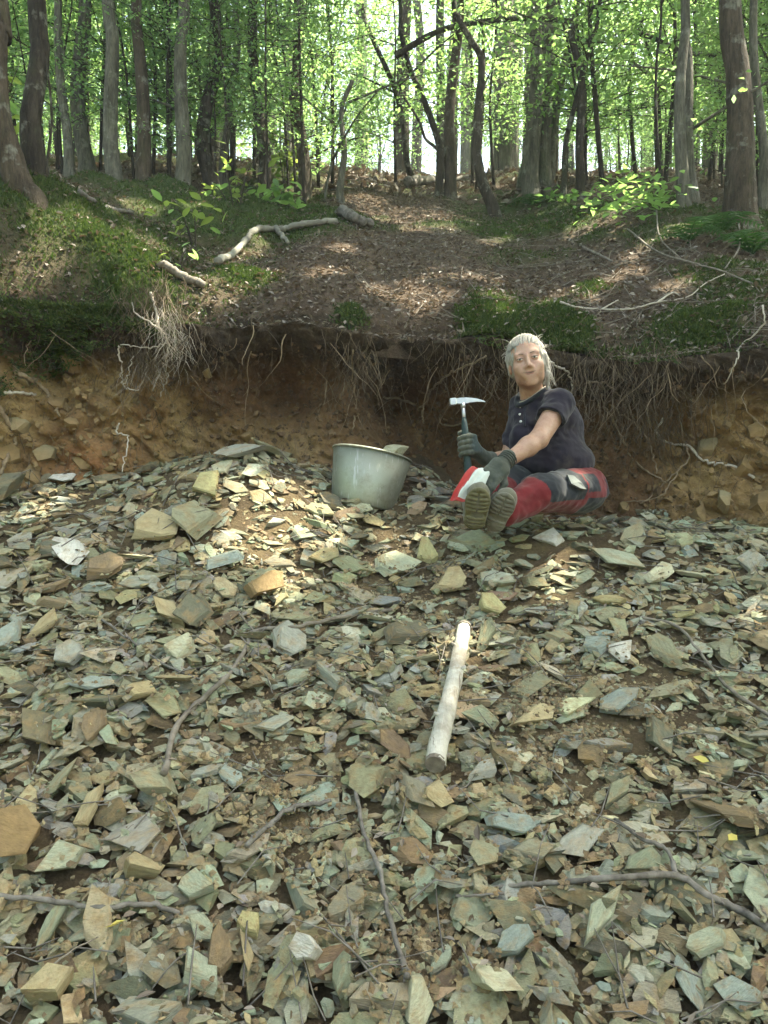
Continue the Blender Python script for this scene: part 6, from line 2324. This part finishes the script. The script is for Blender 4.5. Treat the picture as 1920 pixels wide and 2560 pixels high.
# left hand, laid on the folded cloth
fw = P(1196, 1222, 3.10) - wrL
fw /= np.linalg.norm(fw)
back = np.array([0.35, -0.6, 0.7])
back -= fw * (back @ fw)
back /= np.linalg.norm(back)
lat = np.cross(fw, back)
hA = np.stack([lat, fw, back], 1)
hw = lambda x, y, z: wrL + hA @ np.array([x, y, z])
f = Field(wrL - 0.24, wrL + 0.16, 0.0036)
f.cone(hw(0, -0.045, 0), hw(0, 0.015, 0), .034, .031, 0.01)
f.box(hw(0, 0.055, 0), (.044, .05, .020), hA, .017, 0.025)
for i, (x, L) in enumerate(((-0.034, 0.066), (-0.012, 0.078), (0.011, 0.072), (0.032, 0.056))):
    chain(f, [hw(x, 0.09, 0.002), hw(x * 1.1, 0.1 + L * 0.42, 0.0), hw(x * 1.12, 0.1 + L * 0.75, -0.018), hw(x * 1.1, 0.1 + L * 0.85, -0.042)], .0125, .0098)
chain(f, [hw(-0.03, 0.03, -0.006), hw(-0.058, 0.06, -0.018), hw(-0.062, 0.095, -0.03)], .0155, .011, 0.012)
f.wrinkle(0.003, 60, 60, 60, 5, 2)
V, Q = f.mesh()
part('glove', V, Q, M['knit'], woman, base)
mb = MB()
for q in range(4):
    mb.tube([hw(.035 * math.cos(a), -0.046 + 0.011 * q, .035 * math.sin(a)) for a in np.linspace(0, 6.283, 14)], 0.0042, 5, False)
mb.build('glove_cuff', M['knit'], woman, True, origin=base)

# right hand, closed round the hammer grip
ht, hb = P(1157, 1006, 3.40), P(1172, 1196, 3.37)
hz_ = (ht - hb) / np.linalg.norm(ht - hb)
HA = frame(hz_, (1, 0, 0))
grip_at = lambda s: hb + hz_ * s
Lh = np.linalg.norm(ht - hb)
ch = P(1170, 1112, 3.385)
s0 = (ch - hb) @ hz_
f = Field(ch - 0.16, ch + 0.16, 0.0036)
gp = lambda a, rr, s: grip_at(s) + (HA[:, 0] * math.cos(a) + HA[:, 1] * math.sin(a)) * rr
front = math.atan2(-1.0 * HA[1, 1], -1.0 * HA[1, 0])   # direction towards the camera
pa = gp(0, 0.0, s0) + np.array([0.034, 0.012, 0.0])
f.box(pa, (.016, .036, .046), np.stack([HA[:, 0], HA[:, 1], HA[:, 2]], 1), .014, 0.02)
for i in range(4):
    s = s0 + 0.036 - 0.0235 * i
    pts = [gp(front + a, .029 - 0.002 * (i == 3), s - 0.002 * q) for q, a in enumerate((1.35, 0.75, 0.1, -0.6, -1.2, -1.75))]
    chain(f, pts, .0122, .0102, 0.004)
th = [gp(front + 2.0, .032, s0 + 0.03), gp(front + 2.7, .031, s0 + 0.048), gp(front + 3.5, .029, s0 + 0.056), gp(front + 4.1, .027, s0 + 0.055)]
chain(f, th, .014, .0115, 0.01)
f.cone(pa + np.array([0.005, 0.0, -0.02]), wrR, .030, .031, 0.025)
f.cone(wrR, wrR * 0.75 + elR * 0.25, .031, .034, 0.01)
f.wrinkle(0.002, 60, 60, 60, 7, 2)
V, Q = f.mesh()
fc = V[Q].mean(1)
part('glove', V, Q, [M['knit'], M['palm']], woman, base, (np.linalg.norm(fc - pa, axis=1) < 0.05).astype(int) * (fc[:, 0] > pa[0] - 0.01))

# ------------------------------------------------------------------ hammer
hammer = empty('hammer', hb, 'geologist\'s hammer with bright steel head held upright in gloved hand', 'hammer')
mb = MB()
mb.tube([ht - hb - hz_ * 0.004, hz_ * (Lh * 0.72)], [0.0085, 0.0082], 10)
mb.build('shaft', M['steel'], hammer, True)
mb = MB()
ss = np.linspace(0, 0.80 * Lh, 15)
mb.tube([hz_ * q for q in ss], [0.013, .018, .0175, .017, .0165, .016, .016, .016, .016, .016, .0155, .015, .014, .0125, .009], 12)
mb.build('grip', M['grip'], hammer, True)
hx_ = np.array([1.0, 0.06, -0.04])
hx_ -= hz_ * (hx_ @ hz_)
hx_ /= np.linalg.norm(hx_)
hy_ = np.cross(hz_, hx_)
c = ht - hb


def bar(mb, secs):
    """square sections (x, halfy, halfz, dz)"""
    V = []
    for (x, a, b, dz) in secs:
        for (u, v) in ((-1, -1), (1, -1), (1, 1), (-1, 1)):
            V.append(c + hx_ * x + hy_ * a * u + hz_ * (b * v + dz))
    n = len(secs)
    Q = [[i * 4 + j, i * 4 + (j + 1) % 4, (i + 1) * 4 + (j + 1) % 4, (i + 1) * 4 + j] for i in range(n - 1) for j in range(4)] + [[3, 2, 1, 0], [n * 4 - 4, n * 4 - 3, n * 4 - 2, n * 4 - 1]]
    mb.add(V, Q)


mb = MB()
bar(mb, [(-0.058, .0125, .0125, 0.004), (-0.055, .0145, .0145, 0.004), (-0.034, .0145, .0145, 0.005), (-0.028, .0115, .011, 0.006), (-0.014, .012, .013, 0.006), (0.012, .012, .013, 0.006), (0.03, .010, .0105, 0.007), (0.06, .0075, .007, 0.006), (0.088, .0045, .0035, 0.001), (0.1, .0015, .0012, -0.003)])
mb.build('hammer_head', M['steel'], hammer, False)
mb = MB()
mb.tube([c - hz_ * 0.026, c - hz_ * 0.006], [0.0098, 0.013], 10)
mb.build('neck', M['steel'], hammer, True)

# ------------------------------------------------------------------ folded cloth under her left hand
cb = P(1172, 1246, 3.06)
cloth = empty('cloth', cb, 'folded white cloth with red edge under her gloved hand', 'cloth')
U, Vv = np.meshgrid(np.linspace(0, 1, 30), np.linspace(0, 1, 20))


def cloth_pt(u, v, side):
    """u runs down from her hand to the stones, v across from the red edge to her boot"""
    a = P(1178, 1166, 3.14) * (1 - v) + P(1232, 1176, 3.15) * v
    b = P(1124, 1252, 3.02) * (1 - v) + P(1192, 1258, 3.03) * v
    p = a * (1 - u) + b * u
    bulge = 0.035 * math.sin(math.pi * min(1, u * 1.05 + 0.02)) * (0.45 + 0.55 * math.sin(math.pi * v))
    ruf = 0.010 * float(fbm(u * 2.2 + v, v * 3.5, 0.5 + side, 3, 61)) + 0.006 * math.sin(v * 15 + u * 4)
    edge = min(1, 10 * min(u, 1 - u, v, 1 - v))
    out = np.array([-0.25, -0.85, 0.45])
    return p + out * ((bulge + ruf) if side else (-bulge * 0.25 + ruf * 0.5 - 0.004 * edge)) + np.array([0, 0, 0.008 * math.sin(u * 9)]) * 0.5


Vs, mats_i = [], []
for side in (1, 0):
    Vs.append(np.array([cloth_pt(u, v, side) for u, v in zip(U.ravel(), Vv.ravel())]))
g = grid_faces(20, 30)
g2 = g[:, ::-1] + 600
uu = np.concatenate([U.ravel()[g].mean(1)] * 2)
vv = np.concatenate([Vv.ravel()[g].mean(1)] * 2)
wh = np.where((vv > 0.30 + 0.06 * np.sin(uu * 5)) & ((uu < 0.93)), 0, 1)
me = np_mesh('cloth_fold', np.vstack(Vs) - cb, [np.vstack([g, g2])], [M['white_cloth'], M['red_cloth']], True, wh)
link('cloth_fold', me, cloth)
print('objects', len(bpy.data.objects))

# ------------------------------------------------------------------ air
m = bpy.data.materials.new('forest_air')
m.use_nodes = True
nt = m.node_tree
nt.nodes.remove(nt.nodes['Principled BSDF'])
v = nt.nodes.new('ShaderNodeVolumePrincipled')
v.inputs['Color'].default_value = (0.92, 0.97, 0.95, 1)
v.inputs['Density'].default_value = 0.0032
v.inputs['Anisotropy'].default_value = 0.2
nt.links.new(v.outputs[0], nt.nodes['Material Output'].inputs['Volume'])
mb = MB()
lo, hi = np.array([-75.0, -75.0, -3.0]), np.array([75.0, 100.0, 32.0])
mb.add([[(hi if i else lo)[0], (hi if j else lo)[1], (hi if k_ else lo)[2]] for i in (0, 1) for j in (0, 1) for k_ in (0, 1)],
       Q=[[0, 1, 3, 2], [4, 6, 7, 5], [0, 4, 5, 1], [2, 3, 7, 6], [0, 2, 6, 4], [1, 5, 7, 3]])
tag(mb.build('haze', m, None, False), kind='stuff')
